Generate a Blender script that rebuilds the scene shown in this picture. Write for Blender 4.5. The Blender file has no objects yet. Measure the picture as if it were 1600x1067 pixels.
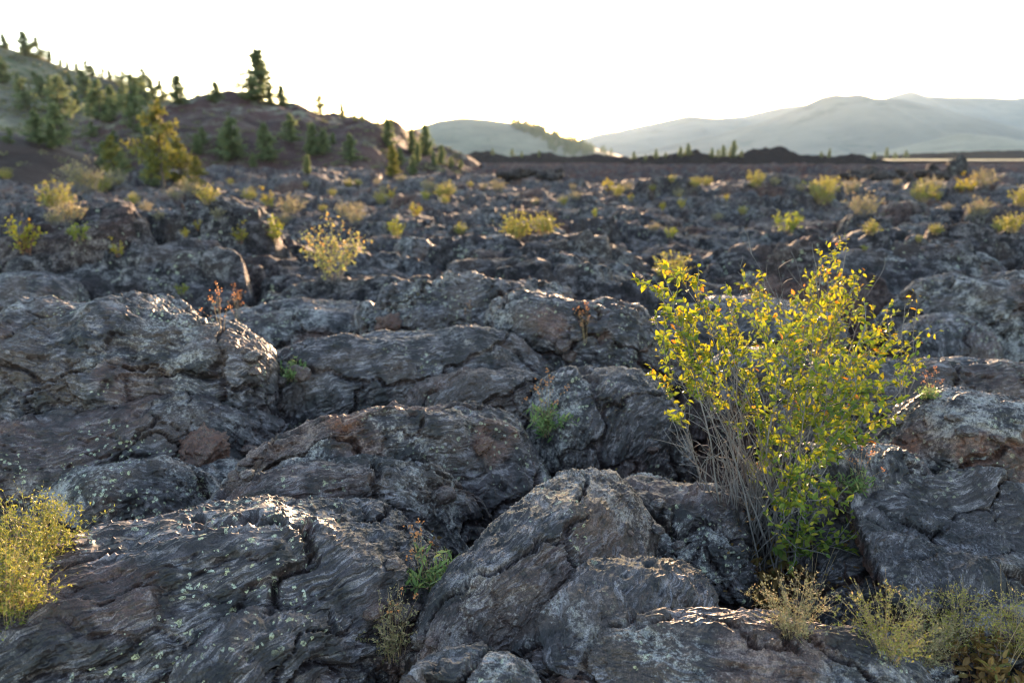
import bpy, math, random
import numpy as np
from mathutils import Vector, Matrix, Euler

# ------------------------------------------------------------------ camera, sky, sun, exposure
scene = bpy.context.scene
COL = scene.collection
R = math.radians
W0, H0, FPX = 1600.0, 1067.0, 1155.0
CAM_Z, PITCH = 1.55, R(13.9)

cam_data = bpy.data.cameras.new('camera')
cam_data.sensor_width = 36.0
cam_data.lens = 36.0 * FPX / W0
cam_data.clip_start, cam_data.clip_end = 0.05, 60000
cam_data.dof.use_dof = True
cam_data.dof.focus_distance = 2.35
cam_data.dof.aperture_fstop = 2.2
cam = bpy.data.objects.new('camera', cam_data)
cam.location = (0, 0, CAM_Z)
cam.rotation_euler = (R(90) - PITCH, 0, 0)
COL.objects.link(cam)
scene.camera = cam

SUN_EL, SUN_AZ = R(3.4), math.atan2(165, 1155)          # azimuth clockwise from +Y (to the right)
world = bpy.data.worlds.new('World')
scene.world = world
world.use_nodes = True
wn = world.node_tree
for n in list(wn.nodes): wn.nodes.remove(n)
sky = wn.nodes.new('ShaderNodeTexSky')
sky.sky_type = 'NISHITA'
sky.sun_disc = False
sky.sun_elevation = SUN_EL
sky.sun_rotation = SUN_AZ
sky.altitude = 1800
sky.air_density, sky.dust_density, sky.ozone_density = 1.0, 3.0, 0.9
bg = wn.nodes.new('ShaderNodeBackground')
bg.inputs[1].default_value = 0.14
wo = wn.nodes.new('ShaderNodeOutputWorld')
wn.links.new(sky.outputs[0], bg.inputs[0]); wn.links.new(bg.outputs[0], wo.inputs[0])

sun_d = bpy.data.lights.new('sun', 'SUN')
sun_d.energy = 2.8
sun_d.angle = R(1.2)
sun_d.color = (1.0, 0.64, 0.38)
sun = bpy.data.objects.new('sun', sun_d)
to_sun = Vector((math.sin(SUN_AZ) * math.cos(SUN_EL), math.cos(SUN_AZ) * math.cos(SUN_EL), math.sin(SUN_EL)))
sun.rotation_euler = to_sun.to_track_quat('Z', 'Y').to_euler()
COL.objects.link(sun)

scene.view_settings.view_transform = 'Standard'
scene.view_settings.look = 'None'
scene.view_settings.gamma = 1.0
scene.view_settings.exposure = 3.55
try:
    scene.cycles.use_denoising = True
    scene.cycles.max_bounces = 6
    scene.cycles.diffuse_bounces = 3
    scene.cycles.glossy_bounces = 2
    scene.cycles.transmission_bounces = 4
    scene.cycles.volume_bounces = 1
    scene.cycles.filter_width = 1.1
    scene.cycles.feature_set = 'EXPERIMENTAL'
    scene.cycles.dicing_rate = 1.2
    scene.cycles.max_subdivisions = 4
    scene.cycles.transparent_max_bounces = 8
    scene.cycles.sample_clamp_indirect = 6.0
except Exception:
    pass

# ------------------------------------------------------------------ helpers
rng = np.random.default_rng(7)
FWD = np.array([0, math.cos(PITCH), -math.sin(PITCH)])
UPV = np.array([0, math.sin(PITCH), math.cos(PITCH)])

def ray(px, py):
    d = np.array([1.0, 0, 0]) * ((px - W0 / 2) / FPX) + UPV * (-(py - H0 / 2) / FPX) + FWD
    return d / np.linalg.norm(d)

def at_z(px, py, z):
    d = ray(px, py); t = (z - CAM_Z) / d[2]
    return np.array([0, 0, CAM_Z]) + d * t

def at_y(px, py, y):
    d = ray(px, py); return np.array([0, 0, CAM_Z]) + d * (y / d[1])

def tag(o, label, cat, group=None):
    o['label'] = label; o['category'] = cat
    if group: o['group'] = group
    return o

def empty(name, loc=(0, 0, 0), rz=0.0, s=1.0):
    o = bpy.data.objects.new(name, None)
    o.location = loc; o.rotation_euler = (0, 0, rz); o.scale = (s, s, s)
    o.empty_display_size = 0.05
    COL.objects.link(o); return o

def obj(name, me, parent=None, loc=None, rz=None):
    o = bpy.data.objects.new(name, me)
    COL.objects.link(o)
    if parent is not None: o.parent = parent
    if loc is not None: o.location = loc
    if rz is not None: o.rotation_euler = (0, 0, rz)
    return o

def copy_tree(root):
    c = root.copy(); COL.objects.link(c)
    for ch in root.children:
        d = ch.copy(); COL.objects.link(d); d.parent = c
    return c

def mesh_np(name, V, F, mat, smooth=True, uv=None, attrs=None):
    """V (n,3), F (m,k) equal-size polygons; uv per vertex; attrs dict of per-vertex floats"""
    V = np.ascontiguousarray(V, dtype=np.float32); F = np.ascontiguousarray(F, dtype=np.int32)
    me = bpy.data.meshes.new(name)
    k = F.shape[1]
    me.vertices.add(len(V)); me.vertices.foreach_set('co', V.ravel())
    me.loops.add(F.size); me.loops.foreach_set('vertex_index', F.ravel())
    me.polygons.add(len(F))
    me.polygons.foreach_set('loop_start', np.arange(0, F.size, k, dtype=np.int32))
    me.polygons.foreach_set('loop_total', np.full(len(F), k, dtype=np.int32))
    me.update(calc_edges=True)
    if smooth: me.polygons.foreach_set('use_smooth', np.ones(len(F), dtype=bool))
    if uv is not None:
        l = me.uv_layers.new(name='flow')
        l.data.foreach_set('uv', np.ascontiguousarray(uv[F.ravel()], dtype=np.float32).ravel())
    for a, v in (attrs or {}).items():
        at = me.attributes.new(a, 'FLOAT', 'POINT')
        at.data.foreach_set('value', np.ascontiguousarray(v, dtype=np.float32))
    me.materials.append(mat)
    return me

def grid_faces(n, m):
    i = np.arange(n * m, dtype=np.int32).reshape(n, m)
    return np.stack([i[:-1, :-1], i[:-1, 1:], i[1:, 1:], i[1:, :-1]], -1).reshape(-1, 4)

# vectorised noise --------------------------------------------------
_perm = np.random.default_rng(11).permutation(256).astype(np.int32)
_perm = np.concatenate([_perm, _perm, _perm])
_g = np.random.default_rng(12).normal(size=(256, 3)); _g /= np.linalg.norm(_g, axis=1)[:, None]
_g = (_g * 1.6).astype(np.float32)
_rv = np.random.default_rng(13).random((256, 3)).astype(np.float32)

def noise3(x, y, z, seed=0):
    x = np.asarray(x, np.float32) + seed * 17.31; y = np.asarray(y, np.float32) + seed * 5.77; z = np.asarray(z, np.float32) + seed * 3.13
    x, y, z = np.broadcast_arrays(x, y, z)
    xi, yi, zi = np.floor(x), np.floor(y), np.floor(z)
    fx, fy, fz = x - xi, y - yi, z - zi
    xi = xi.astype(np.int32) & 255; yi = yi.astype(np.int32) & 255; zi = zi.astype(np.int32) & 255
    u, v, w = (f * f * f * (f * (f * 6 - 15) + 10) for f in (fx, fy, fz))
    out = 0
    for dx in (0, 1):
        a = _perm[xi + dx]; wx = u if dx else 1 - u
        for dy in (0, 1):
            b = _perm[a + ((yi + dy) & 255)]; wy = wx * (v if dy else 1 - v)
            for dz in (0, 1):
                g = _g[_perm[b + ((zi + dz) & 255)]]
                out = out + wy * (w if dz else 1 - w) * (g[..., 0] * (fx - dx) + g[..., 1] * (fy - dy) + g[..., 2] * (fz - dz))
    return out

def fbm(x, y, z, oct=4, seed=0, gain=0.5):
    a, s, f = 1.0, 0, 1.0
    for o in range(oct):
        s = s + a * noise3(x * f, y * f, z * f, seed + o); a *= gain; f *= 2.03
    return s

def worley(x, y, seed=0, jitter=0.95):
    """F1, F2, random value of the nearest cell, random value 2"""
    x = np.asarray(x, np.float32); y = np.asarray(y, np.float32)
    xi, yi = np.floor(x), np.floor(y)
    ix, iy = xi.astype(np.int32), yi.astype(np.int32)
    f1 = np.full(x.shape, 9.0, np.float32); f2 = f1.copy(); idv = np.zeros(x.shape, np.float32); id2 = idv.copy()
    for dx in (-1, 0, 1):
        for dy in (-1, 0, 1):
            h = _perm[_perm[((ix + dx + seed * 7) & 255)] + ((iy + dy + seed * 13) & 255)]
            r = _rv[h]
            px = xi + dx + .5 + (r[..., 0] - .5) * jitter; py = yi + dy + .5 + (r[..., 1] - .5) * jitter
            d = np.sqrt((px - x) ** 2 + (py - y) ** 2)
            near = d < f1
            f2 = np.where(near, f1, np.minimum(f2, d))
            idv = np.where(near, r[..., 2], idv); id2 = np.where(near, r[..., 0], id2)
            f1 = np.where(near, d, f1)
    return f1, f2, idv, id2

def sstep(a, b, x):
    t = np.clip((x - a) / (b - a), 0, 1); return t * t * (3 - 2 * t)

# ------------------------------------------------------------------ materials
class NT:
    def __init__(self, name):
        self.m = bpy.data.materials.new(name); self.m.use_nodes = True
        self.t = self.m.node_tree
        for n in list(self.t.nodes): self.t.nodes.remove(n)
        self.out = self.t.nodes.new('ShaderNodeOutputMaterial')
    def n(self, typ, **kw):
        nd = self.t.nodes.new('ShaderNode' + typ)
        for k, v in kw.items():
            if k.startswith('i_'):
                key = k[2:]
                key = int(key) if key.isdigit() else key.replace('_', ' ')
                nd.inputs[key].default_value = v
            else: setattr(nd, k, v)
        return nd
    def l(self, a, b): self.t.links.new(a, b)
    def noise(self, vec, scale, detail=4, rough=0.55, dist=0.0):
        nd = self.n('TexNoise'); nd.inputs['Scale'].default_value = scale; nd.inputs['Detail'].default_value = detail
        nd.inputs['Roughness'].default_value = rough; nd.inputs['Distortion'].default_value = dist
        if vec is not None: self.l(vec, nd.inputs['Vector'])
        return nd.outputs['Fac']
    def ramp(self, fac, stops, interp='LINEAR'):
        nd = self.n('ValToRGB'); cr = nd.color_ramp; cr.interpolation = interp
        while len(cr.elements) < len(stops): cr.elements.new(0.5)
        for e, (p, c) in zip(cr.elements, stops):
            e.position = p; e.color = (*c, 1) if len(c) == 3 else c
        self.l(fac, nd.inputs[0]); return nd.outputs[0]
    def mix(self, fac, a, b):
        nd = self.n('Mix', data_type='RGBA')
        for s, v in ((nd.inputs[0], fac), (nd.inputs[6], a), (nd.inputs[7], b)):
            if hasattr(v, 'is_output'): self.l(v, s)
            elif isinstance(v, (int, float)): s.default_value = v
            else: s.default_value = (*v, 1)
        return nd.outputs[2]
    def math(self, op, a, b=None, clamp=False):
        nd = self.n('Math', operation=op); nd.use_clamp = clamp
        for s, v in ((nd.inputs[0], a), (nd.inputs[1], b)):
            if v is None: continue
            if hasattr(v, 'is_output'): self.l(v, s)
            else: s.default_value = v
        return nd.outputs[0]
    def attr(self, name):
        return self.n('Attribute', attribute_name=name).outputs['Fac']

def g3(v): return (v, v, v)

def rock_material(name, near=True, dark=1.0, lichen=1.0):
    t = NT(name)
    co = t.n('TexCoord'); P = co.outputs['Object']
    uvn = t.n('UVMap', uv_map='flow'); UV = uvn.outputs[0]
    med = t.noise(P, 9.0, 3, 0.7)
    fine = t.noise(P, 70.0, 3, 0.75)
    # short rope strands: stretched cells with gaps between them
    wn_ = t.n('TexNoise', i_Scale=16.0, i_Detail=2.0); t.l(P, wn_.inputs['Vector'])
    wa = t.n('VectorMath', operation='MULTIPLY_ADD'); t.l(wn_.outputs['Color'], wa.inputs[0])
    wa.inputs[1].default_value = (.03, .030, 0) if near else (.08, .08, 0); t.l(UV, wa.inputs[2])
    sc1, sc2 = ((24, 84, 1), (60, 200, 1)) if near else ((4, 7, 14), (11, 18, 34))
    def strands(sc):
        mp = t.n('Mapping'); mp.inputs['Scale'].default_value = sc; t.l(wa.outputs[0] if near else P, mp.inputs['Vector'])
        v1 = t.n('TexVoronoi', voronoi_dimensions='2D' if near else '3D', i_Scale=1.0); t.l(mp.outputs[0], v1.inputs['Vector'])
        sp = t.n('SeparateColor'); t.l(v1.outputs['Color'], sp.inputs[0])
        return v1.outputs['Distance'], sp.outputs[0], sp.outputs[1]
    d1, c1, k1 = strands(sc1); d2, c2, k2 = strands(sc2)
    round1 = t.math('SUBTRACT', 1.0, t.math('POWER', d1, 2.0))
    round2 = t.math('SUBTRACT', 1.0, t.math('POWER', d2, 2.0))
    d = dark
    base = t.ramp(med, [(.36, (.0095*d, .0072*d, .0082*d)), (.50, (.0225*d, .0170*d, .0200*d)), (.66, (.052*d, .041*d, .047*d))])
    brown = t.ramp(fine, [(.35, (.024*d, .015*d, .014*d)), (.65, (.082*d, .055*d, .047*d))])
    base = t.mix(t.attr('brown'), base, brown)
    # some strands are weathered grey
    pale = t.math('MULTIPLY', t.ramp(t.math('ADD', t.math('MULTIPLY', c1, .36), t.math('ADD', t.math('MULTIPLY', c2, .30), t.math('MULTIPLY', fine, .34))), [(.50, g3(0)), (.68, g3(1))]), t.ramp(med, [(.40, g3(.05)), (.60, g3(1))]))
    base = t.mix(t.math('MULTIPLY', pale, .85 if near else .5), base, (.205*d, .176*d, .186*d))
    gm = t.math('MULTIPLY', t.attr('grey'), t.ramp(t.math('ADD', t.math('MULTIPLY', fine, .5), t.math('MULTIPLY', med, .5)), [(.50, g3(0)), (.58, g3(1))]))
    base = t.mix(t.math('MULTIPLY', gm, .70 if near else .5), base, (.29, .265, .25))
    rust = t.ramp(fine, [(.3, (.040, .018, .013)), (.7, (.165, .068, .042))])
    ru = t.math('MULTIPLY', t.attr('rust'), t.ramp(med, [(.34, g3(.15)), (.58, g3(1))]), clamp=True)
    base = t.mix(ru, base, rust)
    if lichen > 0:
        vv = t.n('VectorMath', operation='MULTIPLY_ADD'); t.l(wn_.outputs['Color'], vv.inputs[0])
        vv.inputs[1].default_value = (.05, .05, .05); t.l(P, vv.inputs[2])
        vo = t.n('TexVoronoi', i_Scale=44.0 if near else 20.0); t.l(vv.outputs[0], vo.inputs['Vector'])
        sep = t.n('SeparateColor'); t.l(vo.outputs['Color'], sep.inputs[0])
        rad = t.math('MULTIPLY', sep.outputs[0], .48)
        spot = t.math('LESS_THAN', vo.outputs['Distance'], rad)
        few = t.math('GREATER_THAN', sep.outputs[1], 1 - .50 * lichen)
        lk = t.math('MULTIPLY', t.math('MULTIPLY', spot, few), t.math('MULTIPLY', t.attr('lichen'), t.ramp(fine, [(.42, g3(0)), (.52, g3(1))])))
        lcol = t.mix(sep.outputs[2], (.36, .37, .30), (.36, .35, .20))
        base = t.mix(t.math('MULTIPLY', lk, .85), base, lcol)
    sv = t.n('HueSaturation'); t.l(base, sv.inputs['Color']); t.l(t.ramp(t.noise(P, 230.0 if near else 60.0, 1, .6), [(.36, g3(.58)), (.64, g3(1.42))]), sv.inputs['Value'])
    base = sv.outputs[0]
    bs = t.n('BsdfPrincipled')
    t.l(base, bs.inputs['Base Color'])
    t.l(t.ramp(fine, [(.3, g3(.46 if near else .7)), (.7, g3(.74 if near else .95))]), bs.inputs['Roughness'])
    bs.inputs['Specular IOR Level'].default_value = 0.38
    if not near: t.l(t.math('MULTIPLY', t.attr('relief'), .25), bs.inputs['Specular IOR Level'])
    h = t.math('ADD', t.math('MULTIPLY', t.math('ADD', round1, c1), .75), t.math('MULTIPLY', t.math('ADD', round2, c2), .30))
    h = t.math('ADD', h, t.math('ADD', t.math('MULTIPLY', fine, .7), t.math('MULTIPLY', med, 1.0)))
    if near:
        vp = t.n('TexVoronoi', i_Scale=52.0); t.l(P, vp.inputs['Vector'])
        vs = t.n('SeparateColor'); t.l(vp.outputs['Color'], vs.inputs[0])
        pit = t.math('MULTIPLY', t.ramp(vp.outputs['Distance'], [(.10, g3(1)), (.34, g3(0))]), t.math('GREATER_THAN', vs.outputs[0], .74))
        h = t.math('SUBTRACT', h, t.math('MULTIPLY', pit, .9))
        dp = t.n('Displacement', i_Midlevel=1.9, i_Scale=.0085); t.l(h, dp.inputs['Height']); t.l(dp.outputs[0], t.out.inputs['Displacement'])
        t.m.displacement_method = 'DISPLACEMENT'
    else:
        bp = t.n('Bump', i_Strength=1.0, i_Distance=0.03); t.l(t.math('MULTIPLY', h, t.attr('relief')), bp.inputs['Height'])
        t.l(bp.outputs[0], bs.inputs['Normal'])
    t.l(bs.outputs[0], t.out.inputs[0])
    return t.m

def masks(x, y, z, lich=1.0, seed=0):
    """slow masks of the stone: bare brown, grey crust, lichen"""
    br = .8 * sstep(.12, .46, fbm(x * 2.2, y * 2.2, z * 2.2, 2, 71))
    gr = sstep(-.08, .36, fbm(x * 1.8, y * 1.8, z * 1.8, 3, 74))
    li = np.clip(sstep(.0, .22, fbm(x * 1.9, y * 1.9, z * 1.9, 2, 77) + .12 * (lich - 1)) * lich, 0, 1)
    return {'brown': br.reshape(-1), 'grey': gr.reshape(-1), 'lichen': li.reshape(-1)}

M_ROCK = rock_material('lava_crust')
M_ROCKL = rock_material('lava_crust_lichen', lichen=1.5)
M_FIELD = rock_material('lava_field_rock', near=False, dark=1.05, lichen=.9)
M_CLINK = rock_material('clinker', near=False, dark=.45, lichen=0)

def leaf_material(name, stops, trans=.5, rough=.5):
    t = NT(name)
    c = t.ramp(t.attr('tint'), stops)
    df = t.n('BsdfPrincipled'); t.l(c, df.inputs['Base Color']); df.inputs['Roughness'].default_value = rough
    df.inputs['Specular IOR Level'].default_value = .15
    tr = t.n('BsdfTranslucent')
    hs = t.n('HueSaturation', i_Saturation=1.15, i_Value=1.25); t.l(c, hs.inputs['Color']); t.l(hs.outputs[0], tr.inputs[0])
    mx = t.n('MixShader', i_0=trans); t.l(df.outputs[0], mx.inputs[1]); t.l(tr.outputs[0], mx.inputs[2])
    t.l(mx.outputs[0], t.out.inputs[0]); return t.m

M_LEAF = leaf_material('leaf', [(0, (.085, .13, .032)), (.35, (.17, .20, .035)), (.65, (.30, .265, .04)), (.88, (.40, .28, .05)), (1, (.42, .18, .06))], .40)
M_GOLD = leaf_material('gold_foliage', [(0, (.11, .14, .035)), (.5, (.28, .25, .06)), (1, (.40, .28, .14))], .34)
M_SAGE = leaf_material('sage_foliage', [(0, (.13, .135, .07)), (.5, (.25, .22, .11)), (1, (.38, .26, .17))], .35)
M_HERB = leaf_material('herb_foliage', [(0, (.07, .13, .04)), (.6, (.16, .22, .09)), (1, (.30, .30, .12))])
M_SCRUB = leaf_material('scrub', [(0, (.07, .075, .04)), (.5, (.13, .125, .07)), (1, (.22, .18, .10))], .3)
M_TIP = leaf_material('tipped_leaf', [(0, (.16, .20, .08)), (.5, (.30, .28, .10)), (.8, (.42, .26, .10)), (1, (.46, .17, .08))], .4)
M_DRYF = leaf_material('dry_flower', [(0, (.22, .14, .08)), (.5, (.40, .20, .10)), (1, (.55, .24, .10))], .4)
M_DRYL = leaf_material('dry_leaf', [(0, (.10, .06, .03)), (.6, (.22, .13, .05)), (1, (.10, .14, .04))], .3)
M_PINE = leaf_material('pine_needles', [(0, (.06, .08, .045)), (.5, (.11, .135, .07)), (1, (.19, .20, .095))], .45, .7)
M_PINEY = leaf_material('pine_needles_yellow', [(0, (.07, .075, .025)), (.5, (.12, .115, .03)), (1, (.18, .155, .04))], .3, .7)

def bark_material(name, a, b, scale=60):
    t = NT(name); co = t.n('TexCoord')
    mp = t.n('Mapping'); mp.inputs['Scale'].default_value = (1, 1, .2); t.l(co.outputs['Object'], mp.inputs[0])
    f = t.noise(mp.outputs[0], scale, 4)
    bs = t.n('BsdfPrincipled', i_Roughness=.8); t.l(t.ramp(f, [(.3, a), (.7, b)]), bs.inputs['Base Color'])
    t.l(bs.outputs[0], t.out.inputs[0]); return t.m
M_STEM = bark_material('grey_bark', (.075, .062, .058), (.20, .175, .17), 25)
M_TWIG = bark_material('straw', (.20, .13, .07), (.38, .27, .14))
M_RED = bark_material('red_twig', (.13, .05, .03), (.24, .11, .06))
M_TRUNK = bark_material('pine_bark', (.04, .028, .02), (.09, .06, .045), 6)

def ground_material(name, cols, scale, spots=None, bump=.3):
    t = NT(name); co = t.n('TexCoord'); P = co.outputs['Object']
    f = t.noise(P, scale, 6, .62, .3)
    c = t.ramp(f, cols)
    if spots:
        col, sc, lo, hi = spots
        s = t.math('MULTIPLY', t.ramp(t.noise(P, sc, 4, .7), [(lo, g3(0)), (hi, g3(1))]), t.ramp(t.noise(P, scale * .6, 3), [(.40, g3(0)), (.55, g3(1))]))
        c = t.mix(s, c, col)
    bs = t.n('BsdfPrincipled', i_Roughness=.9); t.l(c, bs.inputs['Base Color']); bs.inputs['Specular IOR Level'].default_value = .2
    bp = t.n('Bump', i_Strength=.6, i_Distance=bump); t.l(t.noise(P, scale * 8, 5, .7), bp.inputs['Height']); t.l(bp.outputs[0], bs.inputs['Normal'])
    t.l(bs.outputs[0], t.out.inputs[0]); return t.m
M_CONE = ground_material('sage_slope', [(.36, (.040, .028, .026)), (.46, (.060, .045, .038)), (.54, (.15, .125, .085)), (.66, (.26, .20, .13))], .03, ((.075, .08, .045), .35, .44, .58), 1.0)
M_RED_CINDER = ground_material('red_cinder', [(.32, (.022, .013, .013)), (.5, (.046, .023, .022)), (.7, (.075, .038, .034))], .09, ((.15, .135, .10), .35, .52, .64), .6)
M_BLACK_CINDER = ground_material('black_cinder', [(.35, (.022, .014, .013)), (.7, (.045, .027, .023))], .2, None, .3)
M_DOME = ground_material('grass_dome', [(.35, (.09, .09, .07)), (.6, (.14, .135, .10))], .01, ((.06, .07, .05), .02, .55, .66), 2)
M_MTN = ground_material('mountain_slope', [(.35, (.06, .065, .06)), (.6, (.12, .115, .095))], .0016, ((.05, .06, .05), .004, .55, .65), 12)
M_MEADOW = ground_material('meadow_grass', [(.35, (.20, .17, .09)), (.65, (.30, .26, .14))], .05)

# ------------------------------------------------------------------ the lava field (ground sheet to the horizon)
def dome(f1, rad): return np.sqrt(np.clip(1 - (f1 / rad) ** 2, 0, 1))

def field(x, y):
    x = np.asarray(x, np.float32); y = np.asarray(y, np.float32)
    r = np.sqrt(x * x + y * y)
    mid = sstep(4.6, 7.5, r); far = sstep(25, 70, r); vfar = sstep(150, 420, r)
    z = -0.20 - .12 * (1 - sstep(4.2, 6.5, r)) - .75 * sstep(9, 45, r) - .3 * sstep(40, 160, r)
    z = z + (0.62 * fbm(x / 8, y / 6, 0 * x, 3, 3) * sstep(4.5, 12, r) + 0.9 * fbm(x / 34, y / 34, 0 * x, 2, 5) * sstep(12, 40, r)) * (1 - .85 * vfar)
    wx = x + .55 * noise3(x * .7, y * .7, 0, 21) + .16 * noise3(x * 2.6, y * 2.6, 0, 22)
    wy = y + .55 * noise3(x * .7, y * .7, 3.3, 23) + .16 * noise3(x * 2.6, y * 2.6, 5, 24)
    slab = .30 + .70 * sstep(-.12, .25, noise3(x / 4.5, y / 3.0, 0, 51))
    f1, f2, a, b = worley(wx / 2.4, wy / 1.45, 1)
    z = z + mid * slab * (.07 + .52 * a * a) * dome(f1, .74) ** .7 * (1 - .4 * far)
    z = z - mid * .42 * (1 - sstep(0, .15, f2 - f1)) * (1 - vfar)
    f1, f2, a, b = worley(wx / .78 + 9, wy / .55, 2)
    z = z + (mid * .5 + .12) * (.03 + .20 * a * a) * dome(f1, .62)
    z = z - mid * .06 * (1 - sstep(0, .10, f2 - f1))
    f1, f2, a, b = worley(x / .20 + 3, y / .17, 3)
    z = z + (1 - sstep(10, 16, r)) * (.015 + .05 * a) * dome(f1, .6)
    f1, f2, a, b = worley(wx / 9 + 4, wy / 5.5, 5)
    z = z + sstep(14, 40, r) * (.95 * a * a) * dome(f1, .62) * (1 - .3 * vfar)
    z = z + mid * .20 * np.clip(1 - 2.4 * np.abs(noise3(wx / 5.5, wy / 2.2, 7, 53)), 0, 1) ** 2 * (1 - vfar)
    st = z / .17 + .5 * noise3(x * .9, y * .9, 0, 55); fr = st - np.floor(st); z = z + mid * (1 - far) * .17 * .55 * (sstep(.30, .70, fr) - fr)
    z = z + .05 * mid * fbm(x * 2.2, y * 2.2, 0, 3, 31)
    # the hollow on the right, its far wall, and the craggy rise at the centre
    z = z - .95 * np.exp(-(((x - 4.3) / 1.7) ** 2 + ((y - 6.3) / 1.0) ** 2)) + .62 * np.exp(-(((x - 4.6) / 2.6) ** 2 + ((y - 8.8) / 1.3) ** 2))
    z = z - .45 * np.exp(-(((x + 3.4) / 2.0) ** 2 + ((y - 6.6) / .8) ** 2))
    z = z + .40 * np.exp(-(((x - .3) / 1.5) ** 2 + ((y - 7.0) / .9) ** 2))
    z = z + .25 * np.exp(-(((x + 3.5) / 2.5) ** 2 + ((y - 9.5) / 1.6) ** 2))
    return z

def build_field():
    rr = [0.45]
    while rr[-1] < 15000:
        q = rr[-1]
        rr.append(q * (1 + (.006 if q < 15 else .009 if q < 45 else .013 if q < 200 else .03 if q < 400 else .09)))
    rr = np.array(rr)
    th = np.concatenate([np.linspace(-180, -44, 40)[:-1], np.linspace(-44, 44, 640), np.linspace(44, 180, 40)[1:]])
    rg, tg = np.meshgrid(rr, np.radians(th), indexing='ij')
    x, y = rg * np.sin(tg), rg * np.cos(tg)
    z = field(x, y)
    z = z + np.clip(.004 * rg, 0, .06) * fbm(x * 6, y * 6, z * 6, 2, 41) * (rg < 60)
    V = np.stack([x, y, z], -1).reshape(-1, 3)
    F = grid_faces(*x.shape)
    c = np.array([[0, 0, -.13]])
    uvx = x * .8 + .6 * y; uvy = -.6 * x + .8 * y
    uv = np.stack([uvx + .3 * noise3(x, y, 0, 7), uvy + .3 * noise3(x, y, 4, 8)], -1).reshape(-1, 2)
    f1, f2, a, b = worley(x / 1.3, y / 1.0, 9)
    rust = (sstep(.78, .9, a) * .6 + .25 * (noise3(x * .8, y * .8, 0, 61) > .25)).reshape(-1)
    ms = masks(x * .8, y * .8, z); nr = (1 - sstep(4.0, 5.5, rg)).reshape(-1)
    ms['grey'] = ms['grey'] * (1 - nr); ms['lichen'] = ms['lichen'] * (1 - nr); ms['brown'] = np.maximum(ms['brown'] * .6, nr)
    o = obj('lava_field', mesh_np('lava_field', V, F, M_FIELD, uv=uv, attrs={'rust': rust, 'relief': (1 - sstep(18, 90, rg)).reshape(-1), **ms}))
    o['kind'] = 'structure'
    return o
FIELD = build_field()

# ------------------------------------------------------------------ lava mounds of the foreground
def normals(P):
    du = np.gradient(P, axis=0); dv = np.gradient(P, axis=1)
    n = np.cross(du, dv); l = np.linalg.norm(n, axis=-1, keepdims=True)
    return n / np.maximum(l, 1e-9)

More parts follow.
